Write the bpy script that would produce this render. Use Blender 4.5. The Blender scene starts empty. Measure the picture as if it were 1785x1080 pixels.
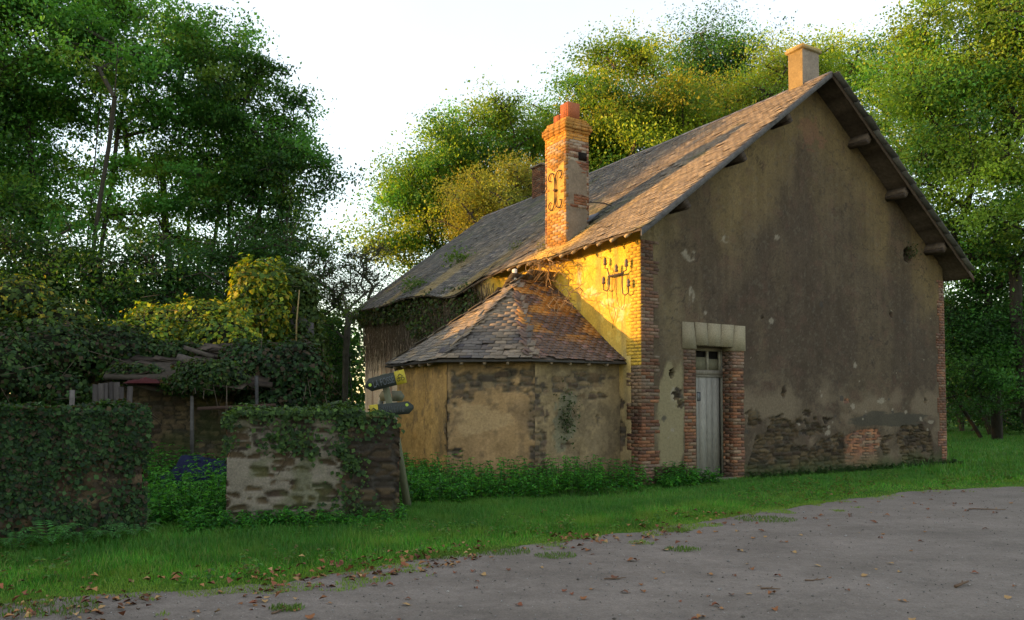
import bpy, math, random
import numpy as np
from mathutils import Vector

# ------------------------------------------------------------------ camera, sky, sun, exposure
scn = bpy.context.scene
EYE = 1.6
F_PX, CX, HOR = 1400.0, 892.5, 700.0          # focal length, centre column and horizon row of the 1785x1080 photograph
PITCH = math.radians(2.3)
CYP = HOR - F_PX * math.tan(PITCH)
cam_data = bpy.data.cameras.new("camera")
cam_data.sensor_width = 36.0
cam_data.lens = F_PX / 1785.0 * 36.0
cam_data.shift_y = (CYP - 540.0) / 1785.0
cam_data.clip_start = 0.1
cam_data.clip_end = 2000
cam = bpy.data.objects.new("camera", cam_data)
scn.collection.objects.link(cam)
cam.location = (0, 0, EYE)
cam.rotation_euler = (math.pi / 2 + PITCH, 0, 0)
scn.camera = cam

SUN_EL = math.radians(6.0)
SUN_DIR = Vector((-1.0 * math.cos(SUN_EL), -0.02 * math.cos(SUN_EL), math.sin(SUN_EL))).normalized()
world = bpy.data.worlds.new("World")
scn.world = world
world.use_nodes = True
wn = world.node_tree
sky = wn.nodes.new("ShaderNodeTexSky")
sky.sky_type = 'NISHITA'
sky.sun_disc = False
sky.sun_elevation = SUN_EL
sky.sun_rotation = math.radians(-91.2)
sky.air_density = 1.0
sky.dust_density = 0.6
sky.ozone_density = 1.5
bg = wn.nodes["Background"]
bg.inputs[1].default_value = 0.15
# thin bright evening veil of high cloud over the clear sky
tcw = wn.nodes.new("ShaderNodeTexCoord"); nzw = wn.nodes.new("ShaderNodeTexNoise")
nzw.inputs["Scale"].default_value = 2.2; nzw.inputs["Detail"].default_value = 6
wn.links.new(tcw.outputs["Generated"], nzw.inputs["Vector"])
crw = wn.nodes.new("ShaderNodeValToRGB")
crw.color_ramp.elements[0].position = .3; crw.color_ramp.elements[0].color = (.92, .70, .50, 1)
crw.color_ramp.elements[1].position = .7; crw.color_ramp.elements[1].color = (1.15, .90, .66, 1)
wn.links.new(nzw.outputs[0], crw.inputs[0])
adw = wn.nodes.new("ShaderNodeMix"); adw.data_type = 'RGBA'; adw.blend_type = 'ADD'; adw.inputs[0].default_value = 1.0
wn.links.new(sky.outputs[0], adw.inputs[6]); wn.links.new(crw.outputs[0], adw.inputs[7])
wn.links.new(adw.outputs[2], bg.inputs[0])

sun_data = bpy.data.lights.new("sun", 'SUN')
sun_data.energy = 2.3
sun_data.angle = math.radians(0.5)
sun_data.color = (1.0, 0.52, 0.15)
sun = bpy.data.objects.new("sun", sun_data)
scn.collection.objects.link(sun)
sun.rotation_euler = SUN_DIR.to_track_quat('Z', 'Y').to_euler()

scn.view_settings.view_transform = 'Standard'
scn.view_settings.look = 'None'
scn.view_settings.gamma = 1.0
scn.view_settings.exposure = 1.95
scn.cycles.max_bounces = 5
scn.cycles.diffuse_bounces = 3
scn.cycles.transmission_bounces = 3
scn.cycles.glossy_bounces = 2
scn.cycles.transparent_max_bounces = 4

rng = np.random.default_rng(11)
random.seed(5)

# ------------------------------------------------------------------ helpers
def W(px, py, y):
    """world point seen at photo pixel (px, py) at distance y in front of the camera"""
    c, s = math.cos(PITCH), math.sin(PITCH)
    a = (px - CX) / F_PX
    b = -(py - CYP) / F_PX
    v = Vector((a, c - b * s, s + b * c))
    v *= y / v.y
    return Vector((v.x, v.y, v.z + EYE))

def arr(*a):
    return np.array(a, dtype=float)

def lerp(a, b, t):
    return a + (b - a) * t

def sstep(a, b, x):
    t = np.clip((x - a) / (b - a), 0, 1)
    return t * t * (3 - 2 * t)

def _h(ix, iy, seed):
    n = (ix * 374761393 + iy * 668265263 + seed * 144269504) & 0xffffffff
    n = ((n ^ (n >> 13)) * 1274126177) & 0xffffffff
    n = n ^ (n >> 16)
    n = (n * 69069 + 12345) & 0xffffffff
    return ((n >> 5) & 0xfffff) / float(0xfffff)

def vnoise(x, y, seed=0):
    x = np.asarray(x, float); y = np.asarray(y, float)
    ix = np.floor(x).astype(np.int64); iy = np.floor(y).astype(np.int64)
    fx = x - ix; fy = y - iy
    fx = fx * fx * (3 - 2 * fx); fy = fy * fy * (3 - 2 * fy)
    a = _h(ix, iy, seed); b = _h(ix + 1, iy, seed); c = _h(ix, iy + 1, seed); d = _h(ix + 1, iy + 1, seed)
    return a + (b - a) * fx + (c - a) * fy + (a - b - c + d) * fx * fy

def fbm(x, y, seed=0, o=4):
    r = 0; amp = .5; tot = 0
    for k in range(o):
        r = r + amp * vnoise(np.asarray(x) * 2 ** k + 17.3 * k, np.asarray(y) * 2 ** k - 9.1 * k, seed + k)
        tot += amp; amp *= .5
    return r / tot

def worley(u, v, cw, ch, seed):
    x = u / cw; y = v / ch
    ix = np.floor(x).astype(np.int64); iy = np.floor(y).astype(np.int64)
    f1 = np.full(x.shape, 9.0); f2 = np.full(x.shape, 9.0); idd = np.zeros(x.shape)
    for dx in (-1, 0, 1):
        for dy in (-1, 0, 1):
            jx = ix + dx; jy = iy + dy
            px = jx + .15 + .7 * _h(jx, jy, seed); py = jy + .25 + .5 * _h(jx, jy, seed + 7)
            d = np.maximum(np.abs(x - px), np.abs(y - py)) * .6 + .4 * np.hypot(x - px, y - py)
            hid = _h(jx, jy, seed + 13)
            m = d < f1
            f2 = np.where(m, f1, np.minimum(f2, d)); idd = np.where(m, hid, idd); f1 = np.where(m, d, f1)
    return f1, f2, idd

def rubble(u, z, cw, ch, seed):
    uu = u + .5 * cw * (fbm(u / cw * .7, z / ch * .7, seed + 50, 3) - .5)
    zz = z + .7 * ch * (fbm(u / cw * .7, z / ch * .7, seed + 60, 3) - .5)
    f1, f2, i = worley(uu, zz, cw, ch, seed)
    return sstep(.03, .22, f2 - f1), i

def bricks(u, z, bw=.23, bh=.066, seed=0):
    z = z + .008 * (vnoise(u * 3, z * 3, seed + 3) - .5)
    row = np.floor(z / bh).astype(np.int64)
    x = u / bw + (row % 2) * .5
    col = np.floor(x).astype(np.int64)
    fu = x - col; fz = z / bh - row
    m = np.minimum(np.minimum(fu, 1 - fu) * bw, np.minimum(fz, 1 - fz) * bh)
    return sstep(.002, .009, m), _h(col, row, seed)

class MB:
    def __init__(s):
        s.V = []; s.Q = []; s.T = []; s.C = []; s.n = 0
    def add(s, v, q=None, t=None, c=(.5, .5, .5)):
        v = np.asarray(v, float).reshape(-1, 3)
        if q is not None: s.Q.append(np.asarray(q, np.int64).reshape(-1, 4) + s.n)
        if t is not None: s.T.append(np.asarray(t, np.int64).reshape(-1, 3) + s.n)
        c = np.asarray(c, float)
        if c.ndim == 1: c = np.tile(c, (len(v), 1))
        s.V.append(v); s.C.append(c); s.n += len(v)
        return s
    def build(s, name, mat, parent=None, origin=None, smooth=False):
        V = np.concatenate(s.V); C = np.concatenate(s.C)
        if origin is not None: V = V - np.array(origin, float)[None]
        Q = np.concatenate(s.Q) if s.Q else np.zeros((0, 4), np.int64)
        T = np.concatenate(s.T) if s.T else np.zeros((0, 3), np.int64)
        me = bpy.data.meshes.new(name)
        me.vertices.add(len(V)); me.vertices.foreach_set("co", V.astype(np.float32).ravel())
        nl = Q.size + T.size
        me.loops.add(nl)
        me.loops.foreach_set("vertex_index", np.concatenate([Q.ravel(), T.ravel()]).astype(np.int32))
        me.polygons.add(len(Q) + len(T))
        st = np.concatenate([np.arange(len(Q)) * 4, Q.size + np.arange(len(T)) * 3]).astype(np.int32)
        me.polygons.foreach_set("loop_start", st)
        me.polygons.foreach_set("loop_total", np.concatenate([np.full(len(Q), 4), np.full(len(T), 3)]).astype(np.int32))
        if smooth: me.polygons.foreach_set("use_smooth", np.ones(len(Q) + len(T), bool))
        me.update(calc_edges=True)
        at = me.color_attributes.new("Col", 'FLOAT_COLOR', 'POINT')
        at.data.foreach_set("color", np.concatenate([C, np.ones((len(C), 1))], 1).astype(np.float32).ravel())
        me.materials.append(mat)
        o = bpy.data.objects.new(name, me)
        scn.collection.objects.link(o)
        if origin is not None: o.location = origin
        if parent is not None: o.parent = parent
        return o

def tag(o, label=None, cat=None, group=None, kind=None):
    if label: o["label"] = label
    if cat: o["category"] = cat
    if group: o["group"] = group
    if kind: o["kind"] = kind
    return o

def empty(name, loc, rz=0, **k):
    o = bpy.data.objects.new(name, None)
    scn.collection.objects.link(o)
    o.empty_display_size = .2
    o.location = loc; o.rotation_euler = (0, 0, rz)
    return tag(o, **k)

BQ = np.array([[0, 3, 2, 1], [4, 5, 6, 7], [0, 1, 5, 4], [1, 2, 6, 5], [2, 3, 7, 6], [3, 0, 4, 7]])
def box(mb, lo, hi, c=(.5, .5, .5), jit=0, ax=None, org=None):
    (a, b, d), (e, f, g) = lo, hi
    v = arr((a, b, d), (e, b, d), (e, f, d), (a, f, d), (a, b, g), (e, b, g), (e, f, g), (a, f, g))
    if jit: v = v + rng.normal(0, jit, v.shape)
    if ax is not None: v = v @ np.asarray(ax, float)
    if org is not None: v = v + np.asarray(org, float)
    return mb.add(v, BQ, None, c)

def bar(mb, p, q, w, h, c, up=(0, 0, 1), jit=0):
    """a squared timber from p to q"""
    p = np.array(p, float); q = np.array(q, float)
    d = q - p; L = np.linalg.norm(d); d /= L
    s = np.cross(d, up); s /= np.linalg.norm(s); u = np.cross(s, d)
    return box(mb, (-w / 2, 0, -h / 2), (w / 2, L, h / 2), c, jit, np.array([s, d, u]), p)

def tube(mb, pts, rad, c, n=6, cap=True):
    pts = np.array(pts, float); m = len(pts)
    rad = np.broadcast_to(np.asarray(rad, float), (m,))
    tg = np.gradient(pts, axis=0); tg /= np.linalg.norm(tg, axis=1)[:, None] + 1e-9
    ref = arr(0, 0, 1) if abs(tg[0][2]) < .9 else arr(1, 0, 0)
    rings = []
    for i in range(m):
        s = np.cross(tg[i], ref); s /= np.linalg.norm(s) + 1e-9
        u = np.cross(s, tg[i]); ref = u
        a = np.arange(n) / n * 2 * math.pi
        rings.append(pts[i] + rad[i] * (np.cos(a)[:, None] * s + np.sin(a)[:, None] * u))
        ref = u
    V = np.concatenate(rings)
    q = [[i * n + k, i * n + (k + 1) % n, (i + 1) * n + (k + 1) % n, (i + 1) * n + k] for i in range(m - 1) for k in range(n)]
    t = []
    if cap:
        V = np.concatenate([V, pts[:1], pts[-1:]])
        for k in range(n):
            t.append([(k + 1) % n, k, m * n]); t.append([(m - 1) * n + k, (m - 1) * n + (k + 1) % n, m * n + 1])
    return mb.add(V, q, t if t else None, c)

def lathe(mb, prof, c, n=14, org=(0, 0, 0), ax=None):
    a = np.arange(n) / n * 2 * math.pi
    V = np.concatenate([np.stack([r * np.cos(a), r * np.sin(a), np.full(n, z)], 1) for r, z in prof])
    if ax is not None: V = V @ np.asarray(ax, float)
    V = V + np.array(org, float)
    m = len(prof)
    q = [[i * n + k, i * n + (k + 1) % n, (i + 1) * n + (k + 1) % n, (i + 1) * n + k] for i in range(m - 1) for k in range(n)]
    return mb.add(V, q, None, c)

def seg_tubes(mb, P, Qp, r0, r1, c, n=5):
    """many tapered frusta at once"""
    P = np.asarray(P, float); Qp = np.asarray(Qp, float); r0 = np.asarray(r0)[:, None]; r1 = np.asarray(r1)[:, None]
    d = Qp - P; d /= np.linalg.norm(d, axis=1)[:, None] + 1e-9
    ref = np.where(np.abs(d[:, 2:3]) < .9, arr((0, 0, 1)), arr((1, 0, 0)))
    s = np.cross(d, ref); s /= np.linalg.norm(s, axis=1)[:, None]; u = np.cross(s, d)
    vs = []
    for k in range(n):
        a = 2 * math.pi * k / n
        vs.append(P + r0 * (math.cos(a) * s + math.sin(a) * u))
    for k in range(n):
        a = 2 * math.pi * k / n
        vs.append(Qp + r1 * (math.cos(a) * s + math.sin(a) * u))
    V = np.stack(vs, 1).reshape(-1, 3)
    base = np.arange(len(P))[:, None, None] * 2 * n
    q = np.array([[k, (k + 1) % n, n + (k + 1) % n, n + k] for k in range(n)])[None] + base
    return mb.add(V, q.reshape(-1, 4), None, c)

def leaves(mb, pos, nrm, size, col, width=.62, fold=.12, spread=1.0, droop=0.0):
    """one folded four-cornered leaf per point, facing roughly along nrm"""
    n = len(pos)
    nn = np.asarray(nrm, float) + rng.normal(0, .45 * spread, (n, 3))
    nn /= np.linalg.norm(nn, axis=1)[:, None] + 1e-9
    r = rng.normal(0, 1, (n, 3)); r[:, 2] -= droop
    t = r - (r * nn).sum(1)[:, None] * nn
    t /= np.linalg.norm(t, axis=1)[:, None] + 1e-9
    b = np.cross(nn, t)
    size = np.broadcast_to(np.asarray(size, float), (n,))[:, None]
    w = size * width * .5
    m = pos + t * size * .45
    V = np.stack([pos, m + b * w + nn * size * fold, pos + t * size, m - b * w + nn * size * fold], 1).reshape(-1, 3)
    q = np.arange(n * 4).reshape(-1, 4)
    return mb.add(V, q, None, np.repeat(col, 4, 0))

def pick(cols, n, jit=.18):
    cols = np.array(cols, float)
    c = cols[rng.integers(0, len(cols), n)]
    return np.clip(c * (1 + rng.normal(0, jit, (n, 1))), .004, .9)

# ------------------------------------------------------------------ materials
def node_mat(name):
    m = bpy.data.materials.new(name); m.use_nodes = True
    nt = m.node_tree; return m, nt, nt.nodes["Principled BSDF"]

def vc_mat(name, rough=.9, spec=.2, nscale=30, namt=.3, bump=.25, bscale=60, bdist=.01, detail=6, stretch=None, metallic=0):
    m, nt, p = node_mat(name)
    at = nt.nodes.new("ShaderNodeAttribute"); at.attribute_name = "Col"
    tc = nt.nodes.new("ShaderNodeTexCoord")
    src = tc.outputs["Object"]
    if stretch:
        mp = nt.nodes.new("ShaderNodeMapping"); mp.inputs["Scale"].default_value = stretch
        nt.links.new(src, mp.inputs["Vector"]); src = mp.outputs[0]
    no = nt.nodes.new("ShaderNodeTexNoise"); no.inputs["Scale"].default_value = nscale; no.inputs["Detail"].default_value = detail
    no.inputs["Roughness"].default_value = .65
    nt.links.new(src, no.inputs["Vector"])
    mr = nt.nodes.new("ShaderNodeMapRange"); mr.inputs[1].default_value = .25; mr.inputs[2].default_value = .75
    mr.inputs[3].default_value = 1 - namt; mr.inputs[4].default_value = 1 + namt
    nt.links.new(no.outputs[0], mr.inputs[0])
    mx = nt.nodes.new("ShaderNodeVectorMath"); mx.operation = 'SCALE'
    nt.links.new(at.outputs["Color"], mx.inputs[0]); nt.links.new(mr.outputs[0], mx.inputs["Scale"])
    nt.links.new(mx.outputs[0], p.inputs["Base Color"])
    p.inputs["Roughness"].default_value = rough
    p.inputs["Specular IOR Level"].default_value = spec
    p.inputs["Metallic"].default_value = metallic
    if bump:
        n2 = nt.nodes.new("ShaderNodeTexNoise"); n2.inputs["Scale"].default_value = bscale; n2.inputs["Detail"].default_value = 6
        nt.links.new(src, n2.inputs["Vector"])
        bp = nt.nodes.new("ShaderNodeBump"); bp.inputs["Strength"].default_value = bump; bp.inputs["Distance"].default_value = bdist
        nt.links.new(n2.outputs[0], bp.inputs["Height"]); nt.links.new(bp.outputs[0], p.inputs["Normal"])
    return m

def leaf_mat(name, trans=.35, tint=(1.25, 1.2, .5)):
    m, nt, p = node_mat(name)
    at = nt.nodes.new("ShaderNodeAttribute"); at.attribute_name = "Col"
    nt.links.new(at.outputs["Color"], p.inputs["Base Color"])
    p.inputs["Roughness"].default_value = .55; p.inputs["Specular IOR Level"].default_value = .25
    tr = nt.nodes.new("ShaderNodeBsdfTranslucent")
    vm = nt.nodes.new("ShaderNodeVectorMath"); vm.operation = 'MULTIPLY'; vm.inputs[1].default_value = tint
    nt.links.new(at.outputs["Color"], vm.inputs[0]); nt.links.new(vm.outputs[0], tr.inputs["Color"])
    mx = nt.nodes.new("ShaderNodeMixShader"); mx.inputs[0].default_value = trans
    nt.links.new(p.outputs[0], mx.inputs[1]); nt.links.new(tr.outputs[0], mx.inputs[2])
    nt.links.new(mx.outputs[0], nt.nodes["Material Output"].inputs["Surface"])
    return m

M_plaster = vc_mat("plaster", .95, .1, 22, .28, .5, 55, .012)
M_stone = vc_mat("rough_stone", .9, .2, 35, .35, .5, 60, .012)
M_brick = vc_mat("brick", .92, .15, 40, .3, .4, 90, .006)
M_slate = vc_mat("slate", .62, .4, 18, .32, .3, 50, .006)
M_wood = vc_mat("weathered_wood", .85, .2, 10, .35, .5, 25, .006, stretch=(6, 6, 1))
M_timber = vc_mat("roof_timber", .9, .1, 12, .4, .4, 30, .006)
M_iron = vc_mat("rusty_iron", .8, .3, 40, .3, .2, 60, .003)
M_bark = vc_mat("bark", .95, .1, 14, .4, .6, 22, .03, stretch=(1, 1, .3))
M_cloth = vc_mat("tarpaulin", .85, .12, 20, .2, .2, 30, .01)
M_metal = vc_mat("painted_metal", .5, .4, 25, .15, .1, 40, .002)
M_sign = vc_mat("sign_paint", .6, .3, 30, .22, 0)
M_leaf = leaf_mat("foliage", .48)
M_grass = leaf_mat("grass_blades", .3, (1.1, 1.1, .5))
M_dry = vc_mat("dry_leaf", .8, .2, 30, .2, 0)
M_twig = vc_mat("dry_stem", .9, .1, 40, .2, 0)

# ------------------------------------------------------------------ ground and road
EDGE_X = arr(-40, -14, -8, -4.08, -2.06, -.33, 1.48, 3.4, 6.9, 9.85, 14, 30, 60)
EDGE_Y = arr(2, 3.6, 4.9, 6.35, 7.3, 8.7, 9.95, 11.67, 14.3, 15.3, 16.8, 21, 30)
def edge(x):
    x = np.asarray(x, float)
    return np.interp(x, EDGE_X, EDGE_Y) + .5 * (fbm(x * 1.1, x * 0 + 3.3, 5, 4) - .5) + .16 * (fbm(x * 7, x * 0 + 1.7, 9, 2) - .5)

def ground_mat():
    m, nt, p = node_mat("soil_and_turf")
    tc = nt.nodes.new("ShaderNodeTexCoord")
    n1 = nt.nodes.new("ShaderNodeTexNoise"); n1.inputs["Scale"].default_value = .8; n1.inputs["Detail"].default_value = 8
    nt.links.new(tc.outputs["Object"], n1.inputs["Vector"])
    cr = nt.nodes.new("ShaderNodeValToRGB")
    cr.color_ramp.elements[0].position = .3; cr.color_ramp.elements[0].color = (.03, .075, .012, 1)
    cr.color_ramp.elements[1].position = .75; cr.color_ramp.elements[1].color = (.07, .16, .022, 1)
    nt.links.new(n1.outputs[0], cr.inputs[0]); nt.links.new(cr.outputs[0], p.inputs["Base Color"])
    p.inputs["Roughness"].default_value = 1; p.inputs["Specular IOR Level"].default_value = .05
    n2 = nt.nodes.new("ShaderNodeTexNoise"); n2.inputs["Scale"].default_value = 30; n2.inputs["Detail"].default_value = 5
    nt.links.new(tc.outputs["Object"], n2.inputs["Vector"])
    bp = nt.nodes.new("ShaderNodeBump"); bp.inputs["Strength"].default_value = .8; bp.inputs["Distance"].default_value = .04
    nt.links.new(n2.outputs[0], bp.inputs["Height"]); nt.links.new(bp.outputs[0], p.inputs["Normal"])
    return m
g = MB(); g.add(arr((-600, -600, 0), (600, -600, 0), (600, 900, 0), (-600, 900, 0)), [[0, 1, 2, 3]])
tag(g.build("ground", ground_mat()), kind="structure")

def road_mat():
    m, nt, p = node_mat("worn_gravel_tarmac")
    L = nt.links.new
    tc = nt.nodes.new("ShaderNodeTexCoord")
    def noise(scale, det, rough=.6, stretch=None):
        n = nt.nodes.new("ShaderNodeTexNoise"); n.inputs["Scale"].default_value = scale
        n.inputs["Detail"].default_value = det; n.inputs["Roughness"].default_value = rough
        if stretch:
            mp = nt.nodes.new("ShaderNodeMapping"); mp.inputs["Scale"].default_value = stretch
            mp.inputs["Rotation"].default_value = (0, 0, -.55)
            L(tc.outputs["Object"], mp.inputs["Vector"]); L(mp.outputs[0], n.inputs["Vector"])
        else: L(tc.outputs["Object"], n.inputs["Vector"])
        return n
    big = noise(.9, 8, .68, (.8, 1.15, 1)); fine = noise(60, 6, .8); mid = noise(9, 6, .7)
    cr = nt.nodes.new("ShaderNodeValToRGB")
    e = cr.color_ramp.elements
    e[0].position = .3; e[0].color = (.105, .089, .073, 1); e[1].position = .75; e[1].color = (.205, .176, .150, 1)
    L(big.outputs[0], cr.inputs[0])
    mr = nt.nodes.new("ShaderNodeMapRange"); mr.inputs[1].default_value = .3; mr.inputs[2].default_value = .7; mr.inputs[3].default_value = .6; mr.inputs[4].default_value = 1.45
    L(fine.outputs[0], mr.inputs[0])
    mr2 = nt.nodes.new("ShaderNodeMapRange"); mr2.inputs[1].default_value = .3; mr2.inputs[2].default_value = .7; mr2.inputs[3].default_value = .84; mr2.inputs[4].default_value = 1.15
    L(mid.outputs[0], mr2.inputs[0])
    mm = nt.nodes.new("ShaderNodeMath"); mm.operation = 'MULTIPLY'; L(mr.outputs[0], mm.inputs[0]); L(mr2.outputs[0], mm.inputs[1])
    sc = nt.nodes.new("ShaderNodeVectorMath"); sc.operation = 'SCALE'; L(cr.outputs[0], sc.inputs[0]); L(mm.outputs[0], sc.inputs["Scale"])
    trk = noise(.55, 4, .5, (.12, 2.6, 1)); mt = nt.nodes.new("ShaderNodeMapRange"); mt.inputs[1].default_value = .35; mt.inputs[2].default_value = .65; mt.inputs[3].default_value = .95; mt.inputs[4].default_value = 1.05
    L(trk.outputs[0], mt.inputs[0]); sc0 = sc; sc = nt.nodes.new("ShaderNodeVectorMath"); sc.operation = 'SCALE'; L(sc0.outputs[0], sc.inputs[0]); L(mt.outputs[0], sc.inputs["Scale"])
    # pale chips
    vo = nt.nodes.new("ShaderNodeTexVoronoi"); vo.inputs["Scale"].default_value = 18; L(tc.outputs["Object"], vo.inputs["Vector"])
    lt = nt.nodes.new("ShaderNodeMapRange"); lt.inputs[1].default_value = .12; lt.inputs[2].default_value = .06; L(vo.outputs["Distance"], lt.inputs[0])
    gate = nt.nodes.new("ShaderNodeMapRange"); gate.inputs[1].default_value = .80; gate.inputs[2].default_value = .84
    sx = nt.nodes.new("ShaderNodeSeparateColor"); L(vo.outputs["Color"], sx.inputs[0]); L(sx.outputs[0], gate.inputs[0])
    fm = nt.nodes.new("ShaderNodeMath"); fm.operation = 'MULTIPLY'; L(lt.outputs[0], fm.inputs[0]); L(gate.outputs[0], fm.inputs[1])
    mix = nt.nodes.new("ShaderNodeMix"); mix.data_type = 'RGBA'; L(fm.outputs[0], mix.inputs[0]); L(sc.outputs[0], mix.inputs[6]); mix.inputs[7].default_value = (.4, .38, .35, 1)
    L(mix.outputs[2], p.inputs["Base Color"])
    p.inputs["Roughness"].default_value = .85; p.inputs["Specular IOR Level"].default_value = .3
    bp = nt.nodes.new("ShaderNodeBump"); bp.inputs["Strength"].default_value = .6; bp.inputs["Distance"].default_value = .012
    L(fine.outputs[0], bp.inputs["Height"])
    bp2 = nt.nodes.new("ShaderNodeBump"); bp2.inputs["Strength"].default_value = .5; bp2.inputs["Distance"].default_value = .05
    L(mid.outputs[0], bp2.inputs["Height"]); L(bp.outputs[0], bp2.inputs["Normal"]); L(bp2.outputs[0], p.inputs["Normal"])
    return m
r = MB()
xs = np.concatenate([np.linspace(-40, -10, 61)[:-1], np.linspace(-10, 16, 700), np.linspace(16, 60, 120)[1:]])
ye = edge(xs)
V = np.concatenate([np.stack([xs, xs * 0 - 30, xs * 0 + .004], 1), np.stack([xs, ye, xs * 0 + .004], 1)])
n = len(xs)
r.add(V, [[i, i + 1, n + i + 1, n + i] for i in range(n - 1)])
tag(r.build("road", road_mat()), kind="structure")

# ------------------------------------------------------------------ the old house (local x = along the gable, y = along the side wall)
ROT = math.atan2(.5225, .8526)
house = empty("stone_house", (2.49, 15.45, 0), ROT, label="abandoned stone house with a steep slate roof and a polygonal slate-roofed annex", cat="house")
WID, LEN = 10.25, 14.5
EV, SL, OH = 4.81, .748, .43          # eave height, roof slope, eave overhang
S0, S1 = -.52, 15.0                   # roof extent along the ridge
RT = WID / 2
def sag(t, s):
    e = 1 - (t + OH) / (RT + OH)
    return (-.33 * e ** 1.6 * np.exp(-((s - 7.15) / 1.15) ** 2) - .09 * np.sin(np.clip((s + .5) / 15.5, 0, 1) * math.pi)
            - .13 * sstep(6, 15, s) + .03 * e * np.sin(s * 1.9 + .6) * sstep(.5, 3, s) + .045 * (fbm(s * .8, t * .8, 77, 3) - .5) * sstep(-.5, 1, s))
def roofz(t, s):
    t = np.asarray(t, float); s = np.asarray(s, float)
    tl = np.minimum(t, WID - t)
    left = t <= RT
    return EV + SL * (tl + OH) + np.where(left, sag(tl, s), .4 * sag(tl, s))

def grid_faces(nu, nv, keep=None):
    i, j = np.meshgrid(np.arange(nu - 1), np.arange(nv - 1), indexing='ij')
    a = (i * nv + j).ravel(); q = np.stack([a, a + nv, a + nv + 1, a + 1], 1)
    return q if keep is None else q[keep.ravel()]

def panel(mb, org, ud, nd, umax, zmax, fn, res=.03, hole=None, z0=-.1, u0=0, flip=False):
    """wall face built as a fine relief: fn(u, z) gives relief height and surface colour"""
    nu = max(2, int((umax - u0) / res) + 1)
    zt = zmax if callable(zmax) else (lambda u: u * 0 + zmax)
    uu = np.linspace(u0, umax, nu)
    nv = max(2, int((float(np.max(zt(uu))) - z0) / res) + 1)
    U, K = np.meshgrid(uu, np.linspace(0, 1, nv), indexing='ij')
    Z = z0 + K * (zt(U) - z0)
    d, c = fn(U, Z)
    o = np.array(org, float); ud = np.array(ud, float); nd = np.array(nd, float)
    V = o + U[..., None] * ud + d[..., None] * nd
    V[..., 2] += Z
    keep = None
    if hole is not None:
        uc = (U[:-1, :-1] + U[1:, 1:]) / 2; zc = (Z[:-1, :-1] + Z[1:, 1:]) / 2
        keep = ~hole(uc, zc)
    q = grid_faces(nu, nv, keep)
    if flip: q = q[:, ::-1]
    mb.add(V.reshape(-1, 3), q, None, np.clip(c, .004, .9).reshape(-1, 3))

def blob(u, z, cu, cz, ru, rz, seed, rag=.6):
    d = np.hypot((u - cu) / ru, (z - cz) / rz) + rag * (fbm(u / ru * 2.2 + seed, z / rz * 2.2, seed, 4) - .5) * 2
    return 1 - sstep(.85, 1.05, d)

def cmix(c, d, m):
    return c + (np.array(d, float) - c) * np.asarray(m)[..., None]

STONES = arr((.10, .070, .042), (.055, .044, .033), (.13, .095, .055), (.07, .05, .035), (.11, .078, .045))
def stone_col(i, seed=0):
    k = (i * 4.999).astype(int)
    return STONES[k] * (.75 + .6 * _h((i * 9999).astype(np.int64), k, seed))[..., None]
BRICKC = arr((.205, .090, .050), (.165, .080, .050), (.25, .118, .062), (.13, .072, .052), (.20, .135, .09))
def brick_col(i):
    k = (i * 4.999).astype(int)
    return BRICKC[k] * (.8 + .45 * _h((i * 7919).astype(np.int64), k, 3))[..., None]

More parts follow.
